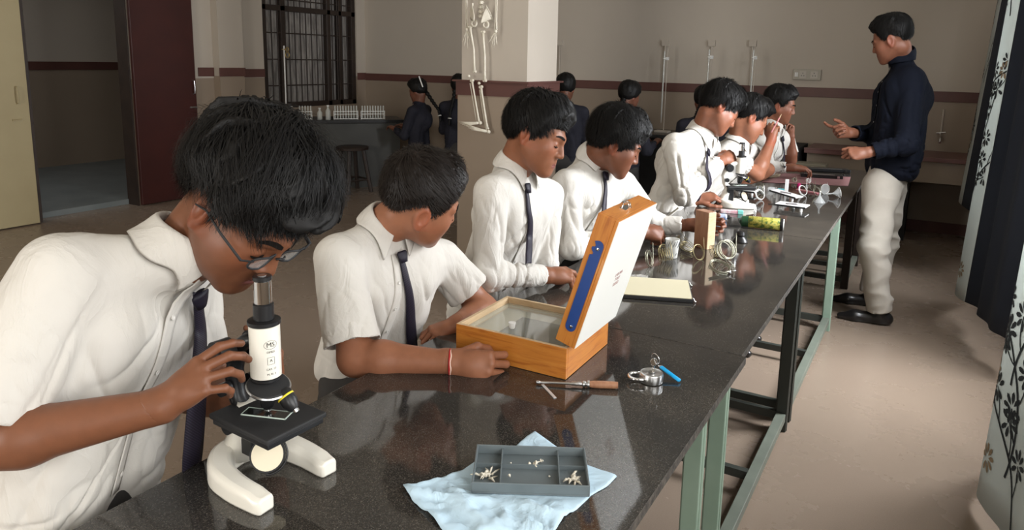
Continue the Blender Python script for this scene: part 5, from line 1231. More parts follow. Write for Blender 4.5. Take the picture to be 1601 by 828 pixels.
# clear crumpled film
def film(label, c, R, h, seed):
    r_ = random.Random(seed); bm = B(); bmesh.ops.create_icosphere(bm, subdivisions=3, radius=1)
    for v in bm.verts: k = 1+r_.uniform(-.22,.22); v.co = Vector((v.co.x*R*k, v.co.y*R*k, (v.co.z*.5+.5)*h*k))
    o = obj('plastic_film', bm, mat('clear_film', (.75,.74,.70), .12, alpha=.34, spec=.9), None); o.location = c; tag(o, label, 'plastic film')
film('crumpled clear plastic film beside the pointing hand', (-0.9946,2.3319,0.7000), .045, .05, 1); film('scrap of clear film behind the cream board', (-0.8434,2.3494,0.7000), .035, .012, 2)

# wooden block held upright, printed cup, paper
t = thing('wooden_block', 'upright brown wooden block held by the boy past the lid', 'block', (-0.7834,2.9386,0.7000), math.radians(-28))
obj('block_body', box(B(), -.036,.036,-.022,.022,0,.155), M['blockwood'], t, bev=.002); obj('pale_edge', box(B(), .036,.0385,-.021,.021,.001,.153), M['pinein'], t)
cupm = mat('cup_plastic', (.75,.75,.72), .25, alpha=.75)
t = thing('plastic_cup', 'clear plastic cup with black brush-stroke print', 'cup', (-0.8441,2.7047,0.7000)); obj('cup_wall', lathe(B(), [(.020,0),(.022,.001),(.028,.075),(.027,.075),(.0205,.002),(.001,.002)], 30), cupm, t, 'auto')
bm = B(); rr_ = random.Random(9)
for i in range(16):
    a = i/16*6.283; z0 = .040+rr_.random()*.012; ring_ = [( .0292*math.cos(a+.12*k)*(1-.0006), .0292*math.sin(a+.12*k), z0+.008*k) for k in range(4)]; ring_ = [(x*(.0225+z*.0765)/.0292*1.02, y*(.0225+z*.0765)/.0292*1.02, z) for x,y,z in ring_]; tube(bm, ring_, [.0004,.0011,.0010,.0004], 5)
for i in range(10):
    a = i/10*6.283; ring_ = [(math.cos(a+.1*k), math.sin(a+.1*k), .012+.006*k) for k in range(3)]; tube(bm, [(x*(.0225+z*.0765)*1.02, y*(.0225+z*.0765)*1.02, z) for x,y,z in ring_], [.0003,.0009,.0003], 5)
obj('brush_print', bm, M['ink'], t)
t = thing('paper_strip', 'folded white paper strip between the two resting hands', 'paper', (-1.0551,3.3418,0.7350)); bm = B(); box(bm, -.045,.045,-.014,.014,0,.004, mtx=Matrix.Rotation(.5,4,'Z') @ Matrix.Rotation(-.75,4,'Y')); obj('paper_body', bm, mat('paper', (.68,.66,.60), .7), t); obj('paper_fold', box(B(), -.040,.030,-.013,.013,.0045,.0055, mtx=Matrix.Rotation(.5,4,'Z') @ Matrix.Rotation(-.70,4,'Y')), mat('paper_in', (.60,.58,.53), .7), t)
# wire coils
brass = mat('brass_wire', (.30,.25,.13), .35, .8); silv = mat('silver_wire', (.36,.35,.27), .3, .8)
def coil(label, c, R, turns, pitch, ax, m, wr=.0012, tail=True, seed=0, group='wire coils among the glassware'):
    r_ = random.Random(seed); x, y, d = frame_of(ax); pts = []
    n = int(turns*22)
    for i in range(n+1):
        a = 2*math.pi*i/22; k = R*(1+.05*math.sin(a*.37+seed)); pts.append(x*math.cos(a)*k+y*math.sin(a)*k+d*pitch*i/22)
    if tail: pts += [pts[-1]+(pts[-1]-pts[-3])*j*1.1+Vector((0,0,-.0015*j)) for j in range(1,4)]
    mz = min(p.z for p in pts); bm = B(); tube(bm, [p-Vector((0,0,mz-wr)) for p in pts], wr, 6); o = obj('wire_coil', bm, m, None, True); o.location = c; tag(o, label, 'wire coil', group)
coil('pale wire coil standing nearest the raised lid', (-0.8802,2.5283,0.7000), .030, 3, .004, (0.9799,0.0430,0.1946), silv, seed=1); coil('dull wire coil beside the one nearest the lid', (-0.8677,2.6218,0.7000), .024, 6, .008, (0.9325,0.2358,0.2734), brass, seed=2)
coil('tangled brass coil left of the wooden block', (-0.8273,2.8338,0.7000), .028, 4, .006, (0.3972,-0.0807,0.9142), brass, seed=3); coil('loose brass loop in front of the wooden block', (-0.7508,2.7342,0.7000), .030, 2, .004, (0.8762,-0.3419,0.3395), brass, seed=4)
coil('large silvery coil right of the wooden block', (-0.6686,2.8011,0.7000), .036, 5, .007, (0.7246,-0.5421,0.4255), silv, .0016, seed=5); coil('wide silvery coil lying in front of the large one', (-0.6321,2.6045,0.7000), .036, 4, .003, (0.3431,-0.2572,0.9034), silv, .0016, seed=6)
coil('second tangled brass coil under the resting hand', (-0.8799,2.8982,0.7000), .022, 5, .005, (0.8041,-0.0007,0.5945), brass, .001, seed=8); coil('small brass coil against the printed cup', (-0.8930,2.7410,0.7000), .020, 4, .006, (0.4977,-0.4855,0.7187), brass, .001, seed=9)
coil('fine brass coil between block and silvery coils', (-0.7121,2.7943,0.7000), .024, 5, .006, (0.9480,-0.0757,0.3091), brass, seed=7)
t = thing('steel_clamp', 'tiny steel clamp in front of the silvery coils', 'clamp', (-0.5940,2.6008,0.7000)); bm = B(); bmesh.ops.create_icosphere(bm, subdivisions=2, radius=.008, matrix=Matrix.Translation((0,0,.008))); cyl(bm, (0,0,.010),(.022,.004,.016),.003,8); obj('clamp_head', bm, M['chrome'], t, True); obj('clamp_screw', cyl(B(), (-.004,0,.012),(-.016,.006,.004),.0022,8), M['chrome'], t, True)
t = thing('rubber_knob', 'shiny black knob beyond the silvery coils', 'knob', (-0.6759,3.1175,0.7000)); obj('knob_base', lathe(B(), [(.029,0),(.032,.004),(.027,.015),(.018,.025),(.001,.027)], 24), M['black'], t, 'auto'); obj('knob_grip', lathe(B(), [(.010,.022),(.019,.032),(.016,.046),(.001,.052)], 20), M['black'], t, 'auto')
# green and yellow can
c0_, c1_ = Vector((-0.7124,3.3014,0.7280)), Vector((-0.5279,3.3229,0.7280)); c0_ = Vector((-0.7456,3.4191,0.7290)); c1_ = Vector((-0.5564,3.4527,0.7290)); ln = (c1_-c0_).length; t = thing('spray_can', 'long green and yellow can lying at the far worktop joint', 'can', (c0_.x,c0_.y,.70))
lm = mat('can_label', (.1,.2,.05), .3); v = coords(lm, (1,1,1)); sx = N(lm, 'ShaderNodeSeparateXYZ'); L(lm, v, sx.inputs[0]); L(lm, ramp(lm, noise(lm, v, 55, 4, .6, .5), [(.38,(.055,.11,.025)),(.48,(.33,.30,.05)),(.60,(.45,.40,.10)),(.68,(.10,.16,.03))]), BS(lm).inputs['Base Color'])
mz = align((0,0,.0285), c1_-c0_); obj('can_body', lathe(B(), [(.026,.035),(.0275,.037),(.0275,ln-.020),(.026,ln-.018)], 30, mz), lm, t, 'auto'); obj('can_band', lathe(B(), [(.0262,ln-.019),(.0280,ln-.017),(.0280,ln-.006),(.026,ln-.004)], 30, mz), M['black'], t, 'auto')
obj('can_base', lathe(B(), [(.024,ln-.005),(.0262,ln-.004),(.0255,ln)], 30, mz), M['whitepl'], t, 'auto'); obj('can_cap', lathe(B(), [(.010,-.006),(.018,0),(.025,.006),(.026,.036)], 26, mz), mat('dark_green', (.012,.05,.02), .35), t, 'auto')
t = thing('cream_tube', 'blue and white tube with red marks left of the green can', 'tube', (-0.8690,3.5086,0.7000), math.radians(20)); obj('tube_body', lathe(B(), [(.004,-.05),(.015,-.045),(.017,.03),(.012,.036)], 20, align((0,0,.0175),(1,0,0))), mottled('tube_print', (.55,.56,.60), (.10,.16,.32), 38, .35, 0), t, 'auto'); obj('tube_cap', lathe(B(), [(.010,.036),(.010,.050)], 16, align((0,0,.0175),(1,0,0))), M['black'], t, 'auto')
t = thing('small_pack', 'small white pack with pink and teal print behind the cream tube', 'pack', (-0.8642,3.7153,0.7000), math.radians(15)); obj('pack_body', box(B(), -.05,.06,-.018,.018,0,.016), mottled('pack_print', (.62,.60,.60), (.45,.18,.22), 45, .4, 0), t, bev=.003); obj('pack_lid', box(B(), .035,.062,-.019,.019,.0,.018), mat('teal_plastic', (.18,.50,.45), .4), t, bev=.002)
t = thing('wire_loop_holder', 'thin white ring at the end of the teal-lidded pack', 'ring', (-0.7661,3.8240,0.7000)); obj('ring_wire', ring(B(), (0,0,.0185), (0.9722,-0.0908,0.2157), .016, .0022, 24, 6), M['whitepl'], t, True); obj('ring_foot', box(B(), -.008,.008,-.006,.006,0,.003), M['whitepl'], t)
# white mounted cards on short legs
def card(label, c, rz, tilt, wd, dp, hgt):
    t = thing('mounted_card', label, 'card', c, rz, 'white mounted cards on the far worktop'); bm = B(); box(bm, -wd/2,wd/2,-dp/2,dp/2,hgt,hgt+.006, mtx=Matrix.Rotation(tilt,4,'Y')); obj('card_plate', bm, mat('card_white', (.80,.79,.77), .4), t, bev=.001)
    bm = B(); box(bm, -wd/2-.002,wd/2+.002,-dp/2-.002,-dp/2,hgt-.003,hgt+.006, mtx=Matrix.Rotation(tilt,4,'Y')); obj('card_edge', bm, M['black'], t)
    bm = B(); box(bm, -wd*.2,wd*.15,-dp*.2,dp*.15,hgt+.0062,hgt+.0085, mtx=Matrix.Rotation(tilt,4,'Y')@Matrix.Rotation(.5,4,'Z')); obj('mounted_specimen', bm, mottled('specimen_dark', (.05,.045,.05), (.25,.24,.24), 60, .6, .3), t)
    for x, y in ((-wd*.34,-dp*.3),(wd*.34,-dp*.3),(0,dp*.3)): obj('peg', cyl(B(), (x,y,0),(x,y,hgt-x*math.tan(tilt)-.001),.008,14), M['whitepl'], t, 'auto')
card('front white mounted card on short pegs', (-0.6147,4.0124,0.7000), math.radians(-5), 0, .155, .10, .022); card('rear white mounted card, slightly tilted', (-0.6990,4.3071,0.7000), math.radians(-25), .10, .17, .075, .030)
card('small white card under the farther microscope', (-0.9220,4.3441,0.7000), math.radians(-10), 0, .11, .07, .018)
t = thing('white_stick', 'short white upright stick among the glassware', 'stick', (-0.7309,4.5091,0.7000)); obj('stick_body', box(B(), -.010,.010,-.007,.007,0,.085), M['whitepl'], t, bev=.002); obj('stick_foot', box(B(), -.022,.022,-.012,.012,0,.006), M['whitepl'], t, bev=.001)
t = thing('pink_strip', 'flat pink plastic strip behind the white cards', 'strip', (-0.6311,4.6348,0.7000), math.radians(-28)); obj('strip_body', box(B(), -.075,.075,-.012,.012,0,.008), mat('pink_plastic', (.55,.20,.22), .4), t, bev=.002); obj('strip_slot', box(B(), -.06,.06,-.005,.005,.008,.010), mat('pale_pink', (.75,.5,.5), .4), t)
t = thing('magenta_cap', 'tiny magenta cap among the wire loops', 'cap', (-0.7098,4.8296,0.7000)); obj('cap_body', lathe(B(), [(.012,0),(.013,.004),(.011,.018),(.004,.022)], 16), mat('magenta', (.6,.03,.18), .4), t, 'auto')
t = thing('teal_cap', 'tiny teal cap beside the white stick', 'cap', (-0.7696,4.5606,0.7000)); obj('cap_body', cyl(B(), (-.018,0,.009),(.018,0,.009),.009,14), mat('teal', (.12,.5,.55), .4), t, 'auto')
for i, (c, R, lab) in enumerate((((-0.6391,4.4985,0.7000),.030,'big pale wire loop behind the front card'),((-0.6185,4.6981,0.7000),.024,'pale wire loop right of the big one'),((-0.6856,4.9987,0.7000),.015,'small pale loop nearest the pink sheet'),((-0.5654,4.5266,0.7000),.028,'pale coil among the glass funnels'),((-0.8242,4.1931,0.7000),.030,'pale wire coil beside the farther microscope foot'),((-0.7677,4.9691,0.7000),.014,'small pale loop beside the magenta cap'),((-0.5455,4.6972,0.7000),.022,'fine pale coil at the right of the glassware'),((-0.8757,4.4563,0.7000),.020,'fine pale coil behind the farther microscope'))):
    coil(lab, c, R, 2+i%3, .004, Vector((0.7743,-0.4798,0.4125)), M['whitepl'] if i%2 == 0 else silv, .0016, seed=20+i)
def glassware(label, c, prof, tilt, rz, kind='glass funnel'):
    t = thing(kind.replace(' ', '_'), label, kind, c, rz, 'clear glassware on the far worktop'); mz = min((Matrix.Rotation(tilt,4,'Y') @ Vector((sx_*r_,0,z_))).z for r_, z_ in prof for sx_ in (-1,1))
    m_ = Matrix.Translation((0,0,-mz)) @ Matrix.Rotation(tilt,4,'Y'); obj('glass_body', lathe(B(), prof, 22, m_), mat('clear_glassware', (.85,.88,.88), .04, alpha=.30, spec=1), t, 'auto'); obj('glass_lip', ring(B(), m_ @ Vector((0,0,prof[-1][1])), (m_.to_3x3() @ Vector((0,0,1))), prof[-1][0], .0016, 22, 6), M['whitepl'], t, True)
fun = [(.004,0),(.004,.03),(.008,.038),(.030,.065),(.030,.068)]
glassware('glass funnel standing tip up by the white cards', (-0.5198,4.3192,0.7000), [(.032,0),(.030,.004),(.010,.030),(.005,.036),(.004,.062)], 0, 0); glassware('glass funnel lying on its side at the right', (-0.5052,4.5202,0.7000), fun, 1.4, .4); glassware('glass funnel lying behind the coils', (-0.5785,4.6732,0.7000), fun, 1.5, -.8); glassware('small glass vial left of the white stick', (-0.8429,4.5341,0.7000), [(.010,0),(.012,.002),(.012,.04),(.008,.046),(.009,.05)], 1.5, .3, 'glass vial')
glassware('small glass vial left of the first vial', (-0.9086,4.5408,0.7000), [(.010,0),(.012,.002),(.012,.04),(.008,.046),(.009,.05)], 1.5, -.5, 'glass vial')
# pink sheet, brown papers, black cases
def sheet(name, label, cat, pts, z, m, cur=0):
    P_ = [Vector(p) for p in pts]; c = sum(P_, Vector())/len(P_); bm = B(); n = 10; g = [[None]*n for _ in range(n)]
    for i in range(n):
        for j in range(n):
            a, b = i/(n-1), j/(n-1); p = (P_[0]*(1-a)+P_[1]*a)*(1-b)+(P_[3]*(1-a)+P_[2]*a)*b; g[i][j] = bm.verts.new(p-c+Vector((0,0,z+cur*(math.sin(a*5+b*3)*.5+.5)*max(a,1-b))))
    for i in range(n-1):
        for j in range(n-1): bm.faces.new((g[i][j],g[i+1][j],g[i+1][j+1],g[i][j+1]))
    o = obj(name, bm, m, None, True); o.location = c; tag(o, label, cat); so = o.modifiers.new('s','SOLIDIFY'); so.thickness = .0008; so.offset = 1
sheet('pink_sheet', 'pink paper sheet under the black cases', 'paper', [(-0.9435,4.8386,0.7000),(-0.4437,5.0257,0.7000),(-0.4711,5.4542,0.7000),(-0.9396,5.3531,0.7000)], .001, mat('pink_paper', (.25,.12,.12), .7), .001)
sheet('brown_paper', 'crumpled buff paper behind the farther microscope', 'paper', [(-0.9972,4.8618,0.7000),(-0.8877,5.1420,0.7000),(-0.9154,5.4853,0.7000),(-1.0638,5.3343,0.7000)], .003, mat('buff_paper', (.32,.25,.17), .8), .012)
for a, b, hh, lab in (((-0.7623,5.2360,0.7000),(-0.5027,5.2950,0.7000),.026,'black case with a pale top strip, nearer of the two'),((-0.7692,5.5578,0.7000),(-0.4910,5.6550,0.7000),.024,'black case behind the one with the pale strip')):
    a, b = Vector(a), Vector(b); l = (b-a).length; t = thing('slide_case', lab, 'case', a, math.atan2((b-a).y, (b-a).x), 'black cases on the pink sheet'); obj('case_body', box(B(), 0,l,0,.09,.003,hh), M['black'], t, bev=.003); obj('case_strip', box(B(), .02,l*.8,-.001,.010,hh,hh+.003), M['steel'], t); obj('case_latch', box(B(), l*.86,l*.92,-.004,.0,.006,hh-.004), M['chrome'], t)
t = thing('pencil', 'short pencil between the fingers of the raised hand', 'pencil', (-0.8118,4.4401,1.1055)); v_ = Vector((-0.7828,4.4475,1.1740))-Vector((-0.8118,4.4401,1.1055)); obj('pencil_body', tube(B(), [-v_*.6, v_*.7], .004, 8), mat('pink_pencil', (.6,.25,.25), .5), t, 'auto'); obj('pencil_tip', tube(B(), [v_*.7, v_], [.004,.0008], 8), M['pinein'], t)
# ---------------------------------------------------------------- back of the room
t = thing('lab_bench', 'black-topped bench with dark front at the far left window', 'bench', (-5.46,6.15,0)); a, b = Vector((-6.05,5.55,0)), Vector((-5.05,6.68,0)); rzz = math.atan2((b-a).y,(b-a).x)
mxx = Matrix.Translation(a-Vector((-5.46,6.15,0))) @ Matrix.Rotation(rzz,4,'Z'); obj('bench_top', box(B(), 0,1.25,0,.55,.735,.77, mtx=mxx), M['black'], t, bev=.003); obj('bench_body', box(B(), .04,1.21,.05,.52,0,.735, mtx=mxx), mottled('bench_front', (.055,.055,.05), (.04,.04,.036), 4, .5, .1), t)
def on_b(x, y, z=.77): return Vector((-5.46,6.15,0)) + mxx @ Vector((x,y,z))
tg = mat('tube_glass', (.75,.78,.74), .05, alpha=.45, spec=1)
def rack(label, x, n, y=.12):
    t = thing('test_tube_rack', label, 'test tube rack', on_b(x,y), rzz, 'test tube racks on the far bench'); l = n*.030; bm = B()
    for z in (.004,.055,.085): box(bm, 0,l,-.022,.022,z,z+.006)
    for q_ in (0,l-.006): box(bm, q_,q_+.006,-.022,.022,0,.095)
    obj('rack_frame', bm, M['whitepl'], t)
    for i in range(n):
        o = obj('test_tube', lathe(B(), [(.002,.010),(.008,.016),(.008,.150),(.010,.152)], 10, Matrix.Translation((.018+i*.0295,0,0))), tg, t, 'auto')
rack('test tube rack nearest the standing girl', .78, 9); rack('test tube rack in the middle of the far bench', .48, 9); rack('test tube rack under the barred window', .10, 5)
for x, h_, lab in ((.03,.15,'small bottle at the left end of the far bench'),(.33,.13,'stoppered bottle between the left racks'),(.42,.16,'taller bottle left of the middle rack')):
    t = thing('reagent_bottle', lab, 'bottle', on_b(x,.10), 0, 'bottles on the far bench'); obj('bottle_body', lathe(B(), [(.026,0),(.028,.004),(.028,h_*.6),(.012,h_*.78),(.012,h_*.9)], 16), tg, t, 'auto'); obj('stopper', lathe(B(), [(.011,h_*.88),(.014,h_*.92),(.014,h_),(.004,h_)], 14), M['whitepl'], t, 'auto')
t = thing('stool', 'dark round stool standing before the far left bench', 'stool', (-5.47,5.90,0)); obj('seat', lathe(B(), [(.15,.465),(.175,.470),(.178,.495),(.165,.502)], 28), M['darkwood'], t, 'auto')
for i in range(4): a = .5+i*math.pi/2; obj('leg', cyl(B(), (math.cos(a)*.20,math.sin(a)*.20,0),(math.cos(a)*.12,math.sin(a)*.12,.466),.022,8), M['darkwood'], t, 'auto')
bm = B()
for i in range(4): a = .5+i*math.pi/2; b = a+math.pi/2; cyl(bm, (math.cos(a)*.178,math.sin(a)*.178,.14),(math.cos(b)*.178,math.sin(b)*.178,.14),.010,6)
obj('rung', bm, M['darkwood'], t)
t = thing('lab_bench', 'long dark bench against the back wall beyond the pillar', 'bench', (-2.7,7.1,0)); obj('bench_top', box(B(), -2.2,1.17,-.33,.27,.735,.77), mottled('slate_top', (.05,.05,.048), (.035,.035,.034), 6, .25, 0), t, bev=.003); obj('bench_body', box(B(), -2.15,1.12,-.27,.25,0,.735), M['blackmatte'], t)
def stand(label, x, y, top, r_=.007, second=True):
    t = thing('burette_stand', label, 'stand', (x,y,.77), 0, 'burette stands along the back wall'); obj('stand_base', box(B(), -.07,.07,-.05,.05,0,.018), M['upper'], t, bev=.003); obj('stand_rod', cyl(B(), (0,.03,.018),(0,.03,top-.77),r_*.6,8), M['upper'], t, 'auto')
    bm = B(); cyl(bm, (0,.03,top-.87),(0,-.05,top-.87),.006,8); box(bm, -.014,.014,.015,.045,top-.885,top-.855); ring(bm, (0,-.06,top-.87),(0,0,1),.013,.004,12,6); obj('burette_clamp', bm, M['whitepl'], t, 'auto')
    obj('burette', lathe(B(), [(.002,.10),(.006,.16),(.0075,.18),(.0075,top-.80)], 10, Matrix.Translation((0,-.06,0))), tg, t, 'auto')
stand('burette stand at the back wall just right of the pillar', -3.62, 7.05, 1.60); stand('burette stand at the back wall above the boy with lowered head', -2.37, 7.05, 1.60); stand('burette stand at the back wall behind the bending boy', -1.93, 7.05, 1.62); stand('burette stand at the back wall nearest the switch plate', -1.52, 7.05, 1.62)
for (x, z0, lab) in ((-3.72,1.0,'left'),(-2.50,1.0,'a'),(-2.02,1.0,'b'),(-1.62,1.0,'c')): 
    bm = B(); cyl(bm, (x,YB-.02,BZ1),(x,YB-.02,1.66),.008,8); box(bm, x-.035,x+.035,YB-.03,YB,1.63,1.69)
    o = obj('wall_pipe', bm, M['upper']); tag(o, dict(left='thin painted pipe with a square bracket on the wall right of the pillar', a='thin painted pipe on the wall above the boy with lowered head', b='thin painted pipe on the wall above the bending boy', c='thin painted pipe on the wall nearest the switch plate')[lab], 'pipe', 'painted pipes on the back wall')
g_ = thing('burette_stand', 'tall white rod stand with a brass clamp before the barred window', 'stand', tuple(on_b(-.02,.35)), 0); obj('stand_rod', cyl(B(), (0,0,.01),(0,0,.80),.008,8), M['whitepl'], g_, 'auto'); obj('stand_base', box(B(), -.07,.07,-.05,.05,0,.016), M['black'], g_)
bm = B(); ring(bm, (.05,0,.70),(0,1,0),.030,.006,16,6); ring(bm, (.05,0,.76),(0,1,0),.022,.006,16,6); cyl(bm, (-.03,0,.76),(.04,0,.76),.007,8); obj('brass_clamp', bm, mat('brass', (.40,.30,.13), .35, .7), g_, 'auto')
for x, h_, lab in ((-3.22,.18,'white reagent bottle nearest the pillar on the back bench'),(-3.13,.15,'middle reagent bottle on the back bench'),(-3.03,.17,'white reagent bottle farthest from the pillar')):
    t = thing('reagent_bottle', lab, 'bottle', (x,6.92,.77), 0, 'reagent bottles on the back bench'); obj('bottle_body', lathe(B(), [(.032,0),(.035,.004),(.033,h_*.45),(.014,h_*.72),(.013,h_*.88)], 18), mat('frosted_bottle', (.42,.43,.43), .25, alpha=.85), t, 'auto'); obj('stopper', lathe(B(), [(.012,h_*.86),(.017,h_*.90),(.015,h_)], 14), M['whitepl'], t, 'auto')
# switch plate on the back wall
t = thing('switch_plate', 'white double socket and switch plate on the back wall', 'switch plate', (-1.10,YB,1.372)); obj('plate', box(B(), -.125,.125,-.030,0,-.050,.050), mottled('plate_white', (.44,.40,.33), (.40,.37,.31), 9, .5, 0), t, bev=.004)
for x in (-.035,.065):
    so_ = obj('socket', box(B(), x-.032,x+.032,-.034,-.030,-.034,.034), mat('socket_white', (.50,.46,.40), .5), t, bev=.002); bm = B()
    for dx, dz in ((0,.014),(-.011,-.010),(.011,-.010)): cyl(bm, (x+dx,-.0342,dz),(x+dx,-.0350,dz),.0045,10)
    obj('socket_hole', bm, M['black'], so_)
for x in (-.100,-.085): obj('switch', box(B(), x-.006,x+.006,-.036,-.030,-.020,.020), M['whitepl'], t, bev=.001)
# sink counter, tap, dark cupboard, cream box
pk = mottled('pink_stone', (.18,.085,.075), (.14,.065,.06), 12, .35, .05)
t = thing('sink_counter', 'counter with a dull pink stone top along the back wall by the tap', 'counter', (-.18,7.1,0)); obj('counter_top', box(B(), -.80,.79,-.32,.28,.70,.735), pk, t, bev=.003); obj('counter_rail', box(B(), -.80,-.20,-.325,-.30,.735,.745), pk, t); obj('counter_panel', box(B(), -.78,.77,-.26,-.22,.52,.70), M['lower'], t)
for x in (-.70,.0,.70): obj('counter_leg', box(B(), x-.04,x+.04,-.22,.25,0,.70), M['blackmatte'], t)
t = thing('water_tap', 'small chrome tap on the back wall over the sink counter', 'tap', (.045,YB,.86)); bm = B(); tube(bm, [(0,0,0),(0,-.08,0),(0,-.13,-.005),(0,-.145,-.045)], [.012,.012,.010,.009], 10); obj('spout', bm, M['chrome'], t, True); obj('tap_handle', cyl(B(), (-.035,-.06,.035),(.035,-.06,.045),.007,8), M['chrome'], t, 'auto'); obj('tap_stem', cyl(B(), (0,-.06,.005),(0,-.06,.042),.007,8), M['chrome'], t); obj('supply_pipe', cyl(B(), (0,-.012,.01),(0,-.012,.24),.008,8), M['upper'], t, 'auto')
t = thing('cupboard', 'low dark cupboard with a glazed door beyond the far boy', 'cupboard', (-1.27,6.95,0)); obj('cupboard_body', box(B(), -.22,.26,-.25,.25,0,.745), M['blackmatte'], t, bev=.004); d_ = obj('door', box(B(), -.18,.22,-.265,-.25,.08,.71), mat('slate_paint', (.10,.12,.13), .5), t, bev=.003); obj('door_pane', box(B(), -.14,.18,-.268,-.265,.14,.66), M['black'], d_)
t = thing('cream_box', 'plain cream carton under the pink counter edge', 'box', (-.90,6.66,0), .0); obj('carton_body', box(B(), -.13,.13,-.08,.08,0,.62), mat('carton', (.28,.25,.18), .7), t, bev=.004); obj('carton_flap', box(B(), -.13,.13,-.085,.085,.62,.628), mat('carton_top', (.30,.27,.2), .7), t)
# ---------------------------------------------------------------- skeleton on the pillar
SK = PY0-.075; t = thing('model_skeleton', 'white plastic skeleton hanging on the face of the square pillar', 'skeleton', (-2.80, SK, 1.0)); oS = Vector((-2.80, SK, 1.0)); bo = M['bone']
def K(p): return Vector(p)-oS
def bone(nm, pts, rs, n=8): return obj(nm, tube(B(), [K(p) for p in pts], rs, n), bo, t, True)
def knob(bm, p, r_): bmesh.ops.create_icosphere(bm, subdivisions=2, radius=r_, matrix=Matrix.Translation(K(p)))
def limb(nm, a, b, r_, ends=(1.9,1.7), double=0, off=(0,0,0)):
    a, b = Vector(a), Vector(b); m_ = (a+b)/2+Vector(off); bm = B()
    tube(bm, [K(a), K(a.lerp(m_,.3)), K(m_), K(m_.lerp(b,.7)), K(b)], [r_*1.5, r_, r_*.9, r_, r_*1.6], 8)
    s_ = (b-a).cross(Vector((0,1,0))).normalized()*r_*.9
    for p, k in ((a,ends[0]),(b,ends[1])):
        if k: knob(bm, p+s_, r_*k*.8); knob(bm, p-s_, r_*k*.8)
    return obj(nm, bm, bo, t, True)

limb('femur', (-2.8464,4.2650,1.6763), (-2.8061,4.2650,1.3715), .0075, off=(.012,0,0)); limb('femur', (-2.7409,4.2650,1.6413), (-2.7208,4.2650,1.3123), .0080, off=(.008,0,0))
limb('tibia', (-2.8268,4.2650,1.3092), (-2.7648,4.2650,1.0269), .0065, (2.2,1.4)); limb('tibia', (-2.7518,4.2650,1.2674), (-2.6951,4.2650,0.9818), .0070, (2.2,1.4))
bone('fibula', [(-2.8427,4.2650,1.2910), (-2.8145,4.2650,1.1586), (-2.7862,4.2650,1.0257)], [.004,.003,.004]); bone('fibula', [(-2.7622,4.2650,1.2494), (-2.7393,4.2650,1.1175), (-2.7110,4.2650,0.9853)], [.004,.003,.004])
bm = B(); knob(bm, (-2.8539,4.2650,1.3395), .011); obj('patella', bm, bo, t, True); bm = B(); knob(bm, (-2.7680,4.2650,1.2933), .011); obj('patella', bm, bo, t, True)
for nm_, heel_, toes_ in (('foot', (-2.7540,4.2650,1.0185), [(-2.9111,4.2650,1.0185),(-2.9000,4.2650,1.0100),(-2.8835,4.2650,1.0019),(-2.8670,4.2650,0.9938)]), ('foot', (-2.6843,4.2650,0.9602), [(-2.8563,4.2650,1.0081),(-2.8507,4.2650,0.9948),(-2.8343,4.2650,0.9822),(-2.8071,4.2650,0.9703)])):
    bm = B(); knob(bm, heel_, .014); h_ = Vector(heel_)
    for q_ in toes_: q_ = Vector(q_); tube(bm, [K(h_), K(h_.lerp(q_,.35)+Vector((0,-.02,0))), K(h_.lerp(q_,.7)+Vector((0,-.03,0))), K(q_+Vector((0,-.035,0)))], [.009,.006,.0035,.003], 6)
    obj(nm_, bm, bo, t, True)
# pelvis
bm = B()
for sg, c_ in ((-1, (-2.7998,4.2650,1.7617)), (1, (-2.7165,4.2650,1.7519))):
    c_ = Vector(c_); n_ = 14; g = [[bm.verts.new(K(c_+Vector((sg*(.012+.036*math.sin(b*1.6)*math.cos(a*1.1-.2)), -.020+.030*math.cos(a)*b, .060-.10*b+.012*math.sin(a*2))))) for b in [j/7 for j in range(8)]] for a in [i/(n_-1)*2.4 for i in range(n_)]]
    for i in range(n_-1):
        for j in range(7): bm.faces.new((g[i][j],g[i+1][j],g[i+1][j+1],g[i][j+1]))
    ring(bm, K(c_+Vector((sg*.006,-.01,-.062))), (0,1,0), .020, .007, 16, 7)
o = obj('pelvis', bm, bo, t, True); o.modifiers.new('s','SOLIDIFY').thickness = .006
sp0 = Vector((-2.7577,4.2650,1.7355)); sk_top = Vector((sp0.x, sp0.y, sp0.z+.60))
for i in range(20):
    p = sp0.lerp(sk_top, i/20); bm = B(); lathe(bm, [(.012,0),(.016,.003),(.013,.012),(.016,.020),(.012,.023)], 12, Matrix.Translation(K(p))); tube(bm, [K(p+Vector((-.022,0,.012))), K(p+Vector((.022,0,.012)))], .004, 6); obj('vertebra', bm, bo, t, 'auto')
for i in range(9):
    z = sp0.z+.24+i*.032; R_ = .075+.03*math.sin(i/8*2.6)
    for sg in (1,-1):
        bm = B(); tube(bm, [K((sp0.x+sg*R_*math.sin(a), sp0.y-.045+.055*math.cos(a), z-.035*(a/2.9))) for a in [k/10*2.9 for k in range(11)]], .0042, 6, flat=.7); obj('rib', bm, bo, t, True)
bone('sternum', [(sp0.x, sp0.y-.10, sp0.z+.20), (sp0.x, sp0.y-.102, sp0.z+.48)], [.009,.014]); 
for sg in (1,-1): bone('clavicle', [(sp0.x+sg*.015, sp0.y-.09, sp0.z+.50), (sp0.x+sg*.06, sp0.y-.075, sp0.z+.52), (sp0.x+sg*.125, sp0.y-.03, sp0.z+.52)], [.005,.005,.007])
eL, eR = Vector((-2.8851,4.2650,1.8491))+Vector((0,0,.10)), Vector((-2.6362,4.2650,1.8430))+Vector((0,0,.10))
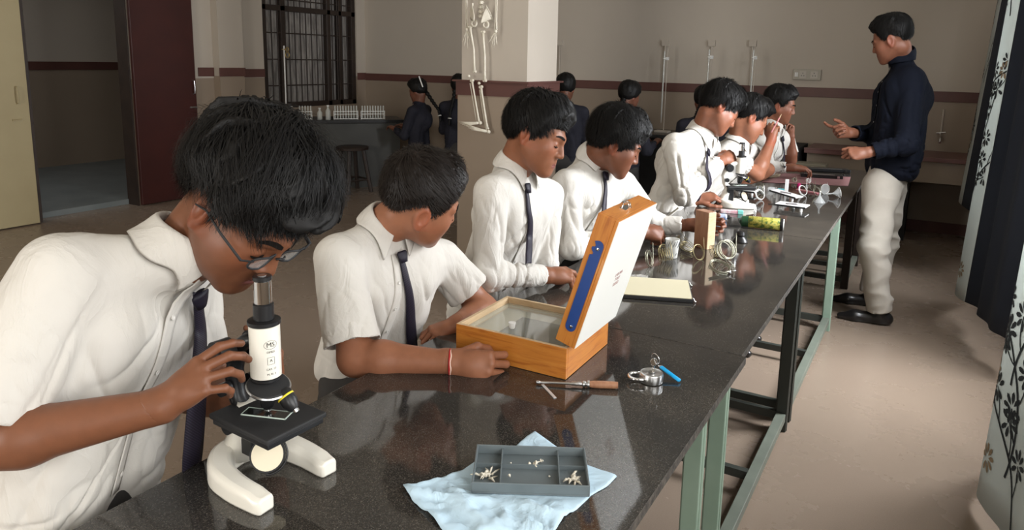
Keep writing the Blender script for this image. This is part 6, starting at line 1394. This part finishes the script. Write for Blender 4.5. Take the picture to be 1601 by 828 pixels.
limb('humerus', (sp0.x-.13, sp0.y-.02, sp0.z+.50), eL, .0065); limb('humerus', (sp0.x+.13, sp0.y-.02, sp0.z+.50), eR, .0065)
for sg, e_, w_ in ((-1, eL, Vector((-2.8729,4.2650,1.6722))), (1, eR, Vector((-2.6382,4.2650,1.6578)))):
    limb('radius', e_+Vector((.005,0,0)), w_+Vector((.006,0,0)), .0042, (1.6,1.4)); limb('ulna', e_-Vector((.005,0,0)), w_-Vector((.006,0,0)), .0038, (1.6,1.2))
for w_, tips in ((Vector((-2.8728,4.2650,1.6591)), [(-2.9097,4.2650,1.5720),(-2.8933,4.2650,1.5458),(-2.8663,4.2650,1.5285),(-2.8397,4.2650,1.5374),(-2.8296,4.2650,1.5896)]), (Vector((-2.6380,4.2650,1.6451)), [(-2.6983,4.2650,1.5641),(-2.6721,4.2650,1.5384),(-2.6515,4.2650,1.5343),(-2.6263,4.2650,1.5558),(-2.6833,4.2650,1.5984)])):
    bm = B(); knob(bm, w_, .011)
    for q_ in tips: q_ = Vector(q_); tube(bm, [K(w_), K(w_.lerp(q_,.35)), K(w_.lerp(q_,.42)), K(w_.lerp(q_,.68)), K(w_.lerp(q_,.74)), K(q_)], [.0035,.0022,.0032,.0018,.0026,.0012], 6)
    obj('hand', bm, bo, t, True)
def skf(P):
    d = ell(P, (0,0,0), (.058,.072,.066)); d = smin(d, ell(P, (0,-.045,-.050), (.036,.034,.036)), .02); qm = P.copy(); qm[:,0] = np.abs(qm[:,0])
    d = smax(d, -ell(qm, (.022,-.074,-.012), (.014,.018,.012)), .004); return smax(d, -ell(P, (0,-.085,-.034), (.008,.014,.010)), .003)
V_, Q_ = mesh_sdf(skf, np.array([-.08,-.1,-.11]), np.array([.08,.1,.09]), .005); o = np_mesh('skull', V_, Q_, bo, t, True); o.location = K((sk_top.x, sk_top.y-.02, sk_top.z+.09))
obj('hanging_cord', tube(B(), [K((sk_top.x, sk_top.y, sk_top.z+.15)), K((sk_top.x, PY0, sk_top.z+.30))], .002, 6), M['black'], t)
